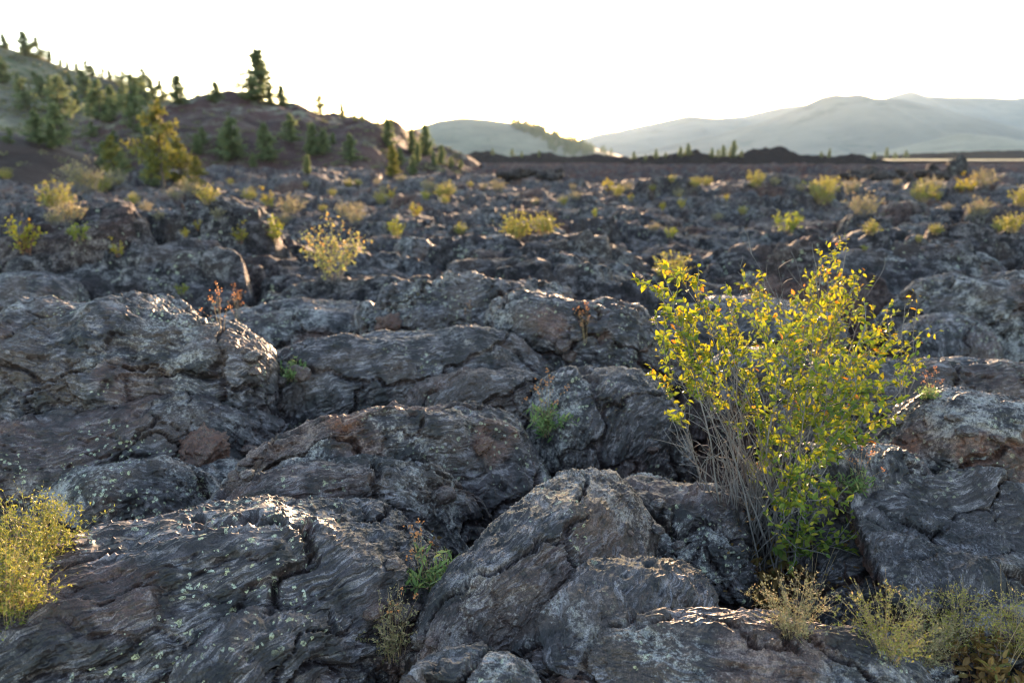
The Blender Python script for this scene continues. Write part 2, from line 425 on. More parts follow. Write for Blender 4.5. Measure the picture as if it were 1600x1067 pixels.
def make_mound(px, py, zt, a, b, rot, seed, label, cat='lava rock', name='lava_mound', mat=None, z0=-.34, cell=.0065,
               rope=1.0, plate=1.0, flow=None, under=112, p=.72, bend=0., rough=1.0, flat=.68, rusty=.25, group=None, tilt=(0, 0)):
    c = at_z(px, py, zt); zt += .03; a *= 1.06; b *= 1.06; h = zt - z0; rot = R(rot)
    n = int(np.clip(2 * (a + .6 * h) / (cell * 1.25), 40, 300)); m = int(np.clip(2 * (b + .6 * h) / (cell * 1.25), 40, 300))
    s, t = np.meshgrid(np.linspace(-1, 1, n), np.linspace(-1, 1, m), indexing='ij')
    X = s * np.sqrt(1 - t * t / 2); Y = t * np.sqrt(1 - s * s / 2)
    rho = np.sqrt(X * X + Y * Y) + 1e-6; ca, sa = X / rho, Y / rho
    phi = rho * R(under)
    rad = np.where(phi < math.pi / 2, np.sin(np.minimum(phi, math.pi / 2)) ** p, np.sin(phi))
    zz = np.where(phi < math.pi / 2, np.cos(np.minimum(phi, math.pi / 2)) ** flat, 1.5 * np.cos(phi))
    k = 1 + .16 * noise3(ca * 1.1, sa * 1.1, 0, seed) + .08 * noise3(ca * 2.6, sa * 2.6, 2, seed + 1)
    lx = a * rad * ca * k; ly = b * rad * sa * k + bend * (lx / a) ** 2 * b
    lz = z0 + h * zz + tilt[0] * lx + tilt[1] * ly
    gx = c[0] + lx * math.cos(rot) - ly * math.sin(rot); gy = c[1] + lx * math.sin(rot) + ly * math.cos(rot)
    P = np.stack([gx, gy, lz], -1)
    if True:
        N = normals(P)
        if N[n // 2, m // 2, 2] < 0: N = -N
        sgn = 1
    x, y, z = P[..., 0], P[..., 1], P[..., 2]
    L = .5 * (a + b)
    # swelling folds with pinched creases
    d = .040 * rough * (L / .5) ** .5 * (fbm(x * 2.2, y * 2.2, z * 2.2, 2, seed + 3)) \
        + .026 * rough * (np.abs(noise3(x * 3.0, y * 3.0, z * 3.0, seed + 5)) ** .8 - .25)
    P = P + N * d[..., None]
    N2 = normals(P)
    if N2[n // 2, m // 2, 2] < 0: N2 = -N2
    x, y, z = P[..., 0], P[..., 1], P[..., 2]
    # flow coordinates in metres on the skin
    U = s * (a + .5 * h); Vv = t * (b + .5 * h)
    fl = R(flow if flow is not None else 10)
    u = U * math.cos(fl) + Vv * math.sin(fl); v = -U * math.sin(fl) + Vv * math.cos(fl)
    wu = .08 * fbm(x * 1.6, y * 1.6, z * 1.6, 2, seed + 7); wv = .07 * noise3(x * 1.4, y * 1.4, z * 1.4, seed + 9) + .014 * fbm(x * 8, y * 8, z * 8, 2, seed + 8)
    u, v = u + wu, v + wv
    # ropes
    r1 = noise3(u * 6.5, v * 30, 0 * u, seed + 11); 
    amp = sstep(-.35, .25, noise3(x * 2, y * 2, z * 2, seed + 13))
    d = rope * (.35 + .65 * amp) * (.0060 * (1 - 2.2 * np.abs(r1)))
    # broken crust plates, steps and cracks
    pu, pv = u + .05 * noise3(x * 9, y * 9, z * 9, seed + 15), v + .05 * noise3(x * 9, y * 9, z * 9, seed + 16)
    f1, f2, ci, cj = worley(pu / .21 + seed, pv / .115, seed)
    pm = sstep(-.05, .22, noise3(x * 1.9, y * 1.9, z * 1.9, seed + 17)) * plate
    d = d + pm * (ci - .5) * .030
    ck = 1 - sstep(.0, .075, f2 - f1)
    d = d - pm * ck * .022
    g1, g2, gi, gj = worley(pu / .62 + seed * 3, pv / .40, seed + 5)
    crack = 1 - sstep(.004, .045, g2 - g1)
    d = d - crack * .055 * (.4 + .6 * plate)
    spall = sstep(.80, .84, gi) * sstep(.0, .12, g2 - g1)
    d = d - spall * .022 * plate
    # rough grain and vesicles
    d = d + .010 * rough * fbm(x * 15, y * 15, z * 15, 3, seed + 21)
    q = noise3(x * 24, y * 24, z * 24, seed + 26); d = d - .012 * sstep(.42, .62, q) * rough
    side = sstep(.62, .9, rho)
    P = P + N2 * d[..., None]
    rust = np.clip(rusty * (1.1 * spall + .9 * crack + .7 * pm * ck) + rusty * 1.3 * sstep(.26, .5, noise3(x * 2.4, y * 2.4, z * 2.4, seed + 30)) + rusty * side * .8, 0, 1)
    F = grid_faces(n, m)
    V = P.reshape(-1, 3)
    nz = np.cross(P[n//2+1, m//2] - P[n//2, m//2], P[n//2, m//2+1] - P[n//2, m//2])[2]
    if nz < 0: F = F[:, ::-1]
    uv = np.stack([u, v], -1).reshape(-1, 2) + seed
    o = obj(name, mesh_np(name, V, F, mat or M_ROCK, uv=uv, smooth=True, attrs={'rust': rust.reshape(-1), **masks(x, y, z, 1.6 if mat is M_ROCKL else .7)}))
    sd = o.modifiers.new('dice', 'SUBSURF'); sd.subdivision_type = 'SIMPLE'; sd.levels = 0; sd.render_levels = 1
    o.cycles.use_adaptive_subdivision = True
    tag(o, label, cat, group)
    return o

MOUNDS = [
 # px, py, top z, a, b, rot, seed, label, options
 (140, 486, .70, 1.05, .72, -4, 1, 'large craggy lava dome spotted with pale lichen, behind the low ropy lobe', dict(mat='L', rope=.55, rough=1.7, plate=1.2, cell=.0095)),
 (165, 650, .33, .90, .38, 24, 2, 'low ropy lava lobe with pale green lichen, in front of the craggy lichen dome', dict(mat='L', flow=0)),
 (175, 735, .24, .42, .22, 14, 3, 'small dark rounded lava toe with lichen rim, above the yellow tuft', dict(mat='L', rusty=.5)),
 (262, 850, .43, .96, .50, 34, 4, 'broad ropy lava whaleback with grey and yellow lichen, beside the yellow tuft', dict(mat='L', flow=8, cell=.006)),
 (400, 985, .34, .40, .22, 52, 5, 'pale fractured lava hump beside the crevice with orange flowers', dict(plate=1.4, rope=.8, cell=.0055)),
 (510, 735, .36, .62, .25, 16, 6, 'slate blue ropy lava lobe below the rusty hollow mound', dict(flow=-4)),
 (620, 645, .43, .78, .33, 18, 7, 'hollow lava mound with an orange rusty patch on its flank', dict(rough=1.3, rusty=.55)),
 (630, 532, .46, 1.05, .42, 10, 8, 'long smooth grey lava lobe with sunlit crest, behind the rusty hollow mound', dict(flow=12, plate=.5, cell=.0085)),
 (755, 582, .38, .46, .28, 12, 9, 'rounded lava lobe end between the long grey lobe and leafy crevice', dict(flow=30)),
 (862, 785, .40, .70, .29, 56, 10, 'dark purple ropy lava whaleback between crevice plants and the leafy shrub', dict(flow=0, rope=1.2, plate=.5)),
 (965, 925, .29, .48, .27, 48, 11, 'purplish lava hump with a pale folded crust edge, left of the shrub base', dict(flow=40)),
 (1130, 1010, .31, .64, .32, -8, 12, 'pale weathered lava lobe tinged orange, in front of the shrub base', dict(flow=-6, rusty=.45, cell=.0055)),
 (745, 1045, .30, .26, .19, -8, 13, 'small sunlit tan lava hump in front of the orange flower tuft', dict(rusty=.5, cell=.0055)),
 (1500, 790, .20, .66, .30, -6, 14, 'dark red lava core beneath the cracked slab plates', dict(rusty=1.2, plate=1.4)),
 (1530, 628, .46, .52, .32, -14, 15, 'arched lava shell over a red brown hollow, behind the cracked slab', dict(under=130, rusty=.9, flow=-10)),
 (1560, 700, .30, .34, .16, -12, 16, 'red brown striped lava tongue beneath the arched shell', dict(rusty=1.6, rope=1.3, flow=4)),
 (1330, 705, .33, .42, .22, 0, 17, 'ropy lava pillow with vertical folds behind the leafy shrub', dict(flow=80, rope=1.4)),
 (940, 588, .40, .48, .40, 10, 18, 'smooth dark lava hump left of the leafy shrub top', dict(plate=.6, flow=50)),
 (1035, 770, .20, .36, .40, 20, 19, 'broken dark lava shelf at the left of the shrub stems', dict(rough=1.5, plate=1.6)),
 (1490, 572, .36, 1.2, .34, -7, 20, 'long low ropy lava ridge in front of the dark hollow', dict(flow=5, cell=.009)),
 (900, 472, .58, .80, .50, -12, 21, 'craggy reddish lava mound behind the smooth hump, with a split block', dict(rough=1.7, rusty=.6, plate=1.5, cell=.0095)),
 (740, 440, .55, .95, .55, 5, 22, 'shattered lava rise of tilted plates behind the long grey lobe', dict(rough=2.0, plate=2.0, cell=.011)),
 (1490, 500, .18, .36, .42, 60, 23, 'smooth dark lava pillow in the hollow behind the low ridge', dict(plate=.3, cell=.010, under=105)),
 (470, 480, .30, .95, .55, 4, 24, 'flat ropy lava sheet below the orange tipped shrub', dict(flow=10, cell=.010)),
 (430, 595, .16, .50, .34, -20, 25, 'broken low lava shelf between the craggy dome and long grey lobe', dict(plate=1.8, rough=1.3)),
 (340, 730, .12, .32, .22, 10, 26, 'small pale lava shelf beside the red clinker stone', dict(plate=1.6, mat='L')),
 (1190, 560, .30, .55, .40, 5, 27, 'lava hump behind the leaves of the large shrub', dict(flow=20, cell=.010)),
 (30, 430, .45, .55, .40, 10, 28, 'grey lichen crusted boulder hump behind the craggy dome', dict(mat='L', cell=.014, plate=.6)),
 (780, 372, .52, .42, .34, 10, 29, 'round grey lava knob beside the golden shrubs', dict(cell=.014, plate=.5, flow=70)),
 (648, 375, .40, .30, .36, 60, 30, 'upright rounded lava knob left of the round grey knob', dict(cell=.014, plate=.5)),
 (1420, 388, .55, 1.2, .55, -4, 31, 'broad swirled lava dome above the dark hollow wall', dict(cell=.014, flow=15)),
 (1180, 470, .30, .8, .5, 0, 32, 'dark lava hump behind the large shrub', dict(cell=.013, rusty=.5)),
 (1560, 440, .42, .9, .5, -10, 33, 'dark rubbly lava bank on the wall of the hollow', dict(cell=.012, rough=1.7)),
 (1420, 1040, .02, .30, .22, 0, 34, 'dark lava ledge under the golden tufts', dict(rusty=.6)),
 (1500, 900, .02, .55, .22, -8, 35, 'red brown lava ledge inside the hollow below the cracked slab', dict(rusty=1.4, plate=1.4)),
 (1590, 975, .12, .22, .22, 0, 36, 'blue black lava block behind the golden tufts', dict(rusty=.3)),
 (650, 850, -.16, .25, .22, 0, 37, 'shadowed rubbly lava floor block in the crevice', dict(rough=1.5, plate=1.5)),
]
for px, py, zt, a, b, rot, seed, label, kw in MOUNDS:
    if kw.get('mat') == 'L': kw['mat'] = M_ROCKL
    make_mound(px, py, zt, a, b, rot, seed, label, **kw)

# the cracked slab: swirled crust plates fitted together over a hollow
def cracked_slab():
    g = np.random.default_rng(303)
    C0 = np.array([1.66, 2.44, .20]); sl = R(13); yaw = R(-9)
    ex = np.array([math.cos(yaw), math.sin(yaw), -.06]); ex /= np.linalg.norm(ex)
    ey = np.array([-math.sin(yaw) * math.cos(sl), math.cos(yaw) * math.cos(sl), math.sin(sl)]); ey -= ex * (ex @ ey); ey /= np.linalg.norm(ey)
    nn = np.cross(ex, ey)
    root = empty('cracked_lava_rock', tuple(C0)); tag(root, 'blue grey lava slab of swirled cracked plates overhanging a red hollow', 'lava rock')
    S0, S1, T0, T1 = -.36, .95, -.36, .40
    seeds = []
    for r in range(4):
        for c in range(7):
            if g.uniform() < .25: continue
            seeds.append((S0 + (c + .5 + .42 * g.normal()) / 7 * (S1 - S0), T0 + (r + .5 + .34 * g.normal()) / 4 * (T1 - T0)))
    seeds = np.array(seeds)
    for k, sd in enumerate(seeds):
        n = 64
        a, b = np.meshgrid(np.linspace(-1, 1, n), np.linspace(-1, 1, n), indexing='ij')
        X = a * np.sqrt(1 - b * b / 2); Y = b * np.sqrt(1 - a * a / 2); rho = np.sqrt(X * X + Y * Y) + 1e-6; ca, sa = X / rho, Y / rho
        rad = np.full(ca.shape, 9.0)
        for q, o2 in enumerate(seeds):
            if q == k: continue
            dv = o2 - sd; L = np.linalg.norm(dv); cs = (ca * dv[0] + sa * dv[1]) / L
            rad = np.where(cs > .02, np.minimum(rad, (L / 2 - .001) / np.maximum(cs, .02)), rad)
        front = sd[1] - T0 + .03 * math.sin(sd[0] * 9)
        for lim, comp in ((S1 - sd[0], ca), (sd[0] - S0, -ca), (T1 - sd[1], sa), (front, -sa)):
            rad = np.where(comp > .05, np.minimum(rad, max(lim, .05) / np.maximum(comp, .05)), rad)
        rad = np.minimum(rad, .26) * (1 + .06 * noise3(ca * 3, sa * 3, 0, 300 + k) + .05 * noise3(ca * 8, sa * 8, 0, 340 + k))
        top = np.minimum(rho / .84, 1.0); f = np.clip((rho - .84) / .16, 0, 1)
        rr = rad * np.where(f > 0, 1 - .10 * f ** 2, top)
        st = rr * ca + sd[0]; tt = rr * sa + sd[1]
        h = .010 * (1 - top ** 2) - .010 * top ** 8 - .10 * f + g.normal() * .017 + g.normal() * .10 * (st - sd[0]) + g.normal() * .10 * (tt - sd[1])
        h = h + .075 * noise3(st * 2.6, tt * 2.6, 0, 310) + .03 * noise3(st * 6, tt * 6, 0, 312) - .05 * sstep(-.1, -.4, tt) * (tt + .1) ** 2 * 3 + .016 * fbm(st * 11, tt * 11, 0 * st, 3, 311)
        P = st[..., None] * ex + tt[..., None] * ey + h[..., None] * nn
        cx, cy = sd + g.normal(size=2) * .10
        wx = st - cx + .03 * noise3(st * 7, tt * 7, 0, 320 + k); wy = tt - cy + .03 * noise3(st * 7, tt * 7, 5, 320 + k)
        uv = np.stack([np.arctan2(wy, wx) * .22, np.sqrt(wx * wx + wy * wy)], -1).reshape(-1, 2) + k
        W = P + C0; ms = masks(W[..., 0], W[..., 1], W[..., 2], .3); ms['brown'] *= .3
        o = obj('crust_plate', mesh_np('crust_plate', P.reshape(-1, 3), grid_faces(n, n), M_ROCK, uv=uv, attrs={'rust': np.clip(f * 1.5 - .4, 0, 1).reshape(-1), **ms}), root)
        m_ = o.modifiers.new('dice', 'SUBSURF'); m_.subdivision_type = 'SIMPLE'; m_.levels = 0; m_.render_levels = 1
        o.cycles.use_adaptive_subdivision = True
cracked_slab()

# ------------------------------------------------------------------ hills and mountains
def hill(name, sky_pts, Y, front, back, mat, base=-2.0, nx=160, ny=90, amp=.05, scale=30., seed=0, pw=1.3, gul=0.0):
    pts = np.array([at_y(px, py, Y) for px, py in sky_pts])
    xs = np.linspace(pts[0, 0], pts[-1, 0], nx)
    prof = np.interp(xs, pts[:, 0], pts[:, 2])
    ker = np.ones(3) / 3; prof[1:-1] = np.convolve(prof, ker, 'valid')
    tt = np.concatenate([-np.linspace(1, 0, ny) ** 1.0, np.linspace(0, 1, ny // 3)[1:]])
    xg, tg = np.meshgrid(xs, tt, indexing='ij')
    yg = Y + np.where(tg < 0, tg * front, tg * back)
    sh = 1 - np.abs(tg) ** pw
    hgt = (prof[:, None] - base)
    rmp = sstep(0, .12, np.abs(tg))
    zg = base + hgt * sh
    zg = zg + rmp * sh * hgt.max() * (amp * fbm(xg / scale, yg / scale, 0 * xg, 4, seed) - gul * np.abs(noise3(xg / scale * .8, yg / scale * .25, 0, seed + 4)))
    V = np.stack([xg, yg, zg], -1).reshape(-1, 3)
    F = grid_faces(*xg.shape)[:, ::-1]
    uv = V[:, :2].copy()
    o = obj(name, mesh_np(name, V, F, mat, uv=uv))
    o['kind'] = 'structure'
    return o

hill('cinder_cone_hill', [(-700, -60), (-300, 10), (-80, 48), (0, 72), (60, 90), (120, 112), (180, 128), (240, 148), (300, 170), (360, 195), (450, 225), (560, 262)], 260, 150, 120, M_CONE, amp=.06, scale=40, seed=2, pw=1.15)
hill('red_cinder_hill', [(120, 262), (180, 215), (250, 172), (300, 162), (380, 157), (430, 163), (470, 172), (520, 184), (575, 190), (615, 196), (632, 201), (642, 214), (650, 232), (690, 240), (720, 256), (745, 268)], 120, 45, 50, M_RED_CINDER, amp=.16, scale=9, seed=4, pw=2.0, nx=260)
hill('dark_cinder_mound', [(-260, 170), (-120, 190), (0, 207), (60, 222), (110, 240), (140, 262), (170, 285)], 62, 14, 20, M_BLACK_CINDER, base=-1.2, amp=.05, scale=5, seed=6, pw=1.4)
hill('grass_dome_hill', [(590, 252), (650, 205), (690, 191), (725, 186), (760, 188), (820, 195), (870, 212), (920, 231), (960, 244), (1000, 256)], 2600, 800, 900, M_DOME, base=-14, amp=.03, scale=300, seed=8, pw=1.7)
hill('far_ridge_mountain', [(820, 245), (900, 222), (950, 208), (1020, 193), (1075, 181), (1120, 185), (1160, 182), (1220, 168), (1290, 160), (1380, 200)], 7600, 1800, 900, M_MTN, base=-40, amp=.05, scale=900, seed=9, gul=.06)
hill('long_mountain', [(900, 262), (960, 244), (1020, 232), (1080, 220), (1140, 205), (1200, 188), (1250, 168), (1285, 152), (1305, 148), (1320, 150), (1340, 147), (1352, 153), (1400, 155), (1450, 165), (1510, 182), (1570, 205), (1640, 228), (1720, 250)], 5200, 1500, 900, M_MTN, base=-30, amp=.05, scale=700, seed=10, gul=.10, nx=240)
hill('back_mountain', [(1250, 240), (1340, 175), (1390, 151), (1425, 142), (1445, 150), (1480, 152), (1540, 152), (1580, 155), (1640, 146), (1760, 140), (1900, 165), (2100, 210)], 8200, 1800, 600, M_MTN, base=-40, amp=.05, scale=900, seed=12, gul=.08)
hill('foothill', [(1230, 262), (1350, 243), (1430, 225), (1500, 208), (1540, 212), (1590, 226), (1680, 236), (1800, 250)], 3600, 900, 500, M_DOME, base=-20, amp=.06, scale=300, seed=14, gul=.08)
# low black lava ridges at the far edge of the field
for k, (pts, Y, nm) in enumerate([
    ([(690, 262), (735, 240), (765, 236), (790, 246), (830, 242), (860, 238), (880, 247), (930, 243), (980, 246), (1010, 262)], 420, 'lava_ridge'),
    ([(960, 262), (1000, 247), (1060, 242), (1085, 236), (1105, 245), (1150, 244), (1180, 235), (1208, 233), (1214, 228), (1222, 230), (1226, 238), (1270, 246), (1310, 246), (1325, 242), (1345, 247), (1400, 258)], 330, 'lava_ridge'),
    ([(1290, 262), (1340, 254), (1385, 244), (1450, 240), (1530, 237), (1600, 236), (1700, 236), (1850, 250)], 900, 'lava_ridge')]):
    hill(nm, pts, Y, Y * .06, Y * .08, M_CLINK, base=-1.5, amp=.18, scale=Y * .012, seed=20 + k, pw=2.2, ny=24)
m = at_z(1455, 251.5, .4)
def sheet(name, x0, x1, y0, y1, z, mat):
    n = 40
    xg, yg = np.meshgrid(np.linspace(x0, x1, n), np.linspace(y0, y1, 12), indexing='ij')
    e = np.minimum(np.minimum(xg - x0, x1 - xg) / 20, np.minimum(yg - y0, y1 - yg) / 30)
    zg = z - .6 + .6 * np.clip(e, 0, 1) + .1 * noise3(xg / 15, yg / 15, 0, 3)
    o = obj(name, mesh_np(name, np.stack([xg, yg, zg], -1).reshape(-1, 3), grid_faces(n, 12)[:, ::-1], mat)); o['kind'] = 'structure'; return o
sheet('meadow', 205, 335, 400, 640, 1.0, M_MEADOW)

# ------------------------------------------------------------------ vegetation builders
class MB:
    def __init__(self): self.V = []; self.F = []; self.T = []; self.n = 0
    def add(self, v, f, t):
        v = np.asarray(v, np.float32).reshape(-1, 3)
        self.V.append(v); self.F.append(np.asarray(f, np.int32) + self.n)
        self.T.append(np.full(len(v), t, np.float32) if np.isscalar(t) else np.asarray(t, np.float32)); self.n += len(v)
    def tube(self, pts, r0, r1, sides=5, t=0.5):
        pts = np.asarray(pts, float); k = len(pts)
        d = np.gradient(pts, axis=0); d /= np.maximum(np.linalg.norm(d, axis=1, keepdims=True), 1e-9)
        ref = np.array([1., .13, .07]) if abs(d[0, 2]) > .7 else np.array([.05, .1, 1.])
        u = np.cross(d, ref); u /= np.maximum(np.linalg.norm(u, axis=1, keepdims=True), 1e-9); w = np.cross(d, u)
        an = np.linspace(0, 2 * math.pi, sides, endpoint=False)
        r = np.linspace(r0, r1, k)[:, None, None]
        v = pts[:, None, :] + r * (np.cos(an)[None, :, None] * u[:, None, :] + np.sin(an)[None, :, None] * w[:, None, :])
        i = np.arange(k * sides).reshape(k, sides); j = np.roll(i, -1, axis=1)
        a, b, c, e = i[:-1], j[:-1], j[1:], i[1:]
        f = np.concatenate([np.stack([a, b, c], -1).reshape(-1, 3), np.stack([a, c, e], -1).reshape(-1, 3)])
        self.add(v, f, t)
    def leaf(self, p, d, n, L, w, t, fold=.25, simple=False):
        d = d / (np.linalg.norm(d) + 1e-9); s = np.cross(d, n); s /= (np.linalg.norm(s) + 1e-9); n = np.cross(s, d)
        if simple:
            self.add([p, p + d * L * .45 + s * w, p + d * L - n * L * .1, p + d * L * .45 - s * w, ], [[0, 1, 2], [0, 2, 3]], t)
        else:
            q = [p, p + d * L * .30 + s * w * .9, p + d * L * .65 + s * w * .75, p + d * L - n * L * .18,
                 p + d * L * .65 - s * w * .75, p + d * L * .30 - s * w * .9, p + d * L * .48 - n * w * fold * 2]
            self.add(q, [[0, 1, 6], [1, 2, 6], [2, 3, 6], [3, 4, 6], [4, 5, 6], [5, 0, 6]], t)
    def mesh(self, name, mat, smooth=True):
        return mesh_np(name, np.concatenate(self.V), np.concatenate(self.F), mat, smooth, attrs={'tint': np.concatenate(self.T)})

def rvec(g):
    v = g.normal(size=3); return v / np.linalg.norm(v)

def bez(p0, p1, p2, n=8):
    t = np.linspace(0, 1, n)[:, None]
    return (1 - t) ** 2 * p0 + 2 * t * (1 - t) * p1 + t * t * p2

def bare_plant(name, seed, H, spread, nst, nleaf, L, w, fol_mat, stem_mat, rad=.05, twigs=3, up=.5, tint=(0, 1), lo=.25, sr=.002, simple=True, heads=None, dome_=.5):
    """a clump: stems and foliage meshes about the origin, height H"""
    g = np.random.default_rng(seed)
    S, Fo, Hd = MB(), MB(), MB()
    for i in range(nst):
        a = g.uniform(0, 2 * math.pi); q = math.sqrt(g.uniform())
        p0 = np.array([math.cos(a) * rad * q, math.sin(a) * rad * q, -.03])
        hh = H * (1 - dome_ * q * q) * g.uniform(.7, 1.08)
        out = spread * q * g.uniform(.75, 1.15)
        p2 = np.array([math.cos(a) * out, math.sin(a) * out, hh]) + g.normal(size=3) * H * .05
        p1 = p0 * .5 + p2 * .4 + np.array([-math.cos(a) * out * .12, -math.sin(a) * out * .12, .15 * H])
        pts = bez(p0, p1, p2, 7)
        S.tube(pts, sr, sr * .35, 3)
        ends = [pts]
        for k in range(twigs):
            t = g.uniform(lo, .95); b = pts[int(t * 6)]
            dr = rvec(g) * .8 + np.array([math.cos(a) * .4, math.sin(a) * .4, up]); dr /= np.linalg.norm(dr)
            e = b + dr * H * g.uniform(.10, .28)
            tw = bez(b, b + dr * H * .08 + np.array([0, 0, .02 * H]), e, 4)
            S.tube(tw, sr * .5, sr * .25, 3); ends.append(tw)
        for k in range(nleaf):
            c = ends[g.integers(len(ends))]; t = g.uniform(0 if len(c) < 7 else lo, 1)
            j = t * (len(c) - 1); j0 = min(int(j), len(c) - 2); b = c[j0] + (c[j0 + 1] - c[j0]) * (j - j0)
            dr = rvec(g) + np.array([0, 0, up]); nn = rvec(g) + np.array([0, 0, .8])
            ti = tint[0] + (tint[1] - tint[0]) * np.clip(g.normal(.35 + .35 * b[2] / H, .2), 0, 1)
            Fo.leaf(b, dr, nn, L * g.uniform(.6, 1.25), w * g.uniform(.7, 1.2), ti, simple=simple)
        if heads and g.uniform() < heads[0]:
            for k in range(heads[1]):
                b = p2 + g.normal(size=3) * heads[2] * 1.4
                for q2 in range(5):
                    Hd.leaf(b, rvec(g), rvec(g), heads[2], heads[2] * .45, g.uniform(), simple=True)
    out = [('stems', S.mesh(name + '_stems', stem_mat)), ('foliage', Fo.mesh(name + '_foliage', fol_mat, False))]
    if heads and Hd.n: out.append(('flower_heads', Hd.mesh(name + '_heads', M_DRYF, False)))
    return out

def put(name, parts, loc, rz, s, label, cat, group=None):
    e = empty(name, loc, rz, s)
    for nm, me in parts:
        o = obj(nm, me, e); o['kind'] = 'stuff'
    tag(e, label, cat, group)
    return e

bpy.context.view_layer.update()
DG = bpy.context.evaluated_depsgraph_get()
def hit(px, py, step=2.0):
    for k in range(14):
        d = ray(px, py + k * step)
        ok, loc, nor, idx, ob, mt = scene.ray_cast(DG, Vector((0, 0, CAM_Z)), Vector(d))
        if ok: return np.array(loc), np.linalg.norm(np.array(loc) - np.array([0, 0, CAM_Z]))
    return at_z(px, py, -.2), 5.0

# ------------------------------------------------------------------ pines
def pine_parts(seed, yellow=False, slim=.20, ragged=.25, n=13, open_=0.0):
    """unit height tree"""
    g = np.random.default_rng(seed); T, C = MB(), MB()
    lean = g.normal(size=2) * .02
    tr = np.array([[lean[0] * t, lean[1] * t, -.04 + 1.02 * t] for t in np.linspace(0, 1, 8)]); tr[1:-1, :2] += g.normal(size=(6, 2)) * .006
    T.tube(tr, .022, .003, 6)
    z0 = .10 + open_
    for k in range(n):
        f = k / (n - 1); z = z0 + (.97 - z0) * f
        rad = slim * ((1 - f) ** .75 * (.45 + .55 * min(1, f * 4 + .3)) + .03)
        nb = int(g.integers(5, 8))
        for j in range(nb):
            if g.uniform() < ragged * .5: continue
            a = g.uniform(0, 2 * math.pi); r = rad * g.uniform(1 - ragged * 1.6, 1 + ragged)
            b = np.array([lean[0] * z, lean[1] * z, z + g.normal() * .012])
            e = b + np.array([math.cos(a) * r, math.sin(a) * r, r * g.uniform(-.15, .45)])
            pts = bez(b, (b + e) / 2 - np.array([0, 0, r * .12]), e, 4); T.tube(pts, .006, .002, 3)
            m = int(14 + 28 * r / max(slim, .01))
            for q in range(m):
                t = g.uniform(.1, 1.05); c = b + (e - b) * t + g.normal(size=3) * .018
                C.leaf(c, (e - b) / (r + 1e-6) * .6 + rvec(g), rvec(g), g.uniform(.05, .095), g.uniform(.012, .023), float(np.clip(g.normal(.35 + .3 * t, .22), 0, 1)), simple=True)
    return [('trunk', T.mesh('pine_trunk', M_TRUNK)), ('crown', C.mesh('pine_crown', M_PINEY if yellow else M_PINE, False))]

PINES = [pine_parts(101, slim=.20), pine_parts(102, slim=.27, ragged=.4), pine_parts(103, slim=.36, n=10, ragged=.4), pine_parts(104, slim=.29, ragged=.6, n=11, open_=.02), pine_parts(105, slim=.24, ragged=.5, n=15), pine_parts(106, slim=.31, ragged=.3, n=9)]
YPINE = [pine_parts(111, True, .40, .75, 10, .10), pine_parts(112, True, .26, .2), pine_parts(113, True, .34, .3, 10)]
gt = np.random.default_rng(5)
def trees(lst, label, group, pool, name='pine_tree', widen=1.0, sized=None):
    for k, (px, py, hp) in enumerate(lst):
        p, dist = hit(px, py)
        e = empty(name, tuple(p), gt.uniform(0, 6.28), hp * dist / FPX)
        e.scale = (e.scale[0] * widen, e.scale[0] * widen, e.scale[0])
        for nm, me in pool[gt.integers(len(pool))]: obj(nm, me, e)
        lb = label if isinstance(label, str) else label[k]
        if isinstance(label, str) and sized: lb = ('tiny ' if hp < 15 else 'short ' if hp < 26 else 'middle sized ' if hp < 40 else 'tall ') + lb + sized(px, py)
        tag(e, lb, 'tree', group)
trees([(8, 78, 18), (40, 88, 28), (60, 92, 25), (78, 95, 13), (95, 100, 10), (106, 104, 10), (120, 108, 11), (137, 113, 18), (145, 116, 14), (160, 121, 14), (172, 126, 14), (182, 129, 12), (192, 134, 20), (203, 139, 16), (215, 143, 18), (225, 148, 32), (237, 152, 24), (252, 160, 28)],
      'dark pine along the crest of the cinder cone', 'pines on the cinder cone crest', PINES, widen=1.5, sized=lambda x, y: ' high up' if x < 110 else ' halfway down' if x < 200 else ' by the red hill')
trees([(405, 162, 70), (280, 165, 38), (337, 162, 28), (425, 166, 32), (441, 167, 28), (502, 180, 28)],
      ['tallest dark pine on the crest of the red cinder hill', 'bushy pine where the red hill meets the cinder cone', 'lone pine on the left end of the red hill crest', 'crooked pine beside the tallest crest pine', 'lower ragged pine next to the crooked crest pine', 'squat bushy pine on the falling crest of the red hill'], 'pines on the red hill crest', [PINES[3], PINES[4]], widen=1.55)
trees([(535, 186, 24), (555, 190, 12), (566, 191, 15), (590, 194, 10), (603, 196, 12), (612, 198, 12)], 'tiny pine on the right end of the red cinder hill crest', 'small pines on the red hill crest', PINES)
trees([(5, 132, 34), (40, 174, 40), (65, 152, 26), (78, 152, 24), (100, 187, 52), (85, 168, 32), (135, 154, 34), (160, 192, 52), (150, 188, 38), (175, 184, 38), (195, 168, 32), (190, 172, 27), (215, 192, 62), (225, 163, 34), (210, 207, 38), (232, 224, 28), (60, 227, 42), (95, 230, 52), (82, 232, 32), (245, 180, 24), (120, 175, 24), (30, 140, 18), (110, 135, 16), (55, 130, 14), (15, 225, 20), (145, 215, 20), (180, 225, 18)],
      'green pine on the cinder cone ', 'pines on the cinder cone slope', PINES, widen=1.35, sized=lambda x, y: 'just under its crest' if y < 160 else 'midway down its slope' if y < 200 else 'low on its slope above the dark mound')
trees([(180, 272, 48), (165, 268, 38), (192, 274, 30), (285, 290, 62), (308, 292, 40), (238, 292, 45)], 'bushy pine at the cone foot beside the large yellow pine', 'pines at the foot of the slope', [PINES[2], YPINE[2]], widen=1.25, sized=lambda x, y: ', uphill side' if x < 240 else ', lava side')
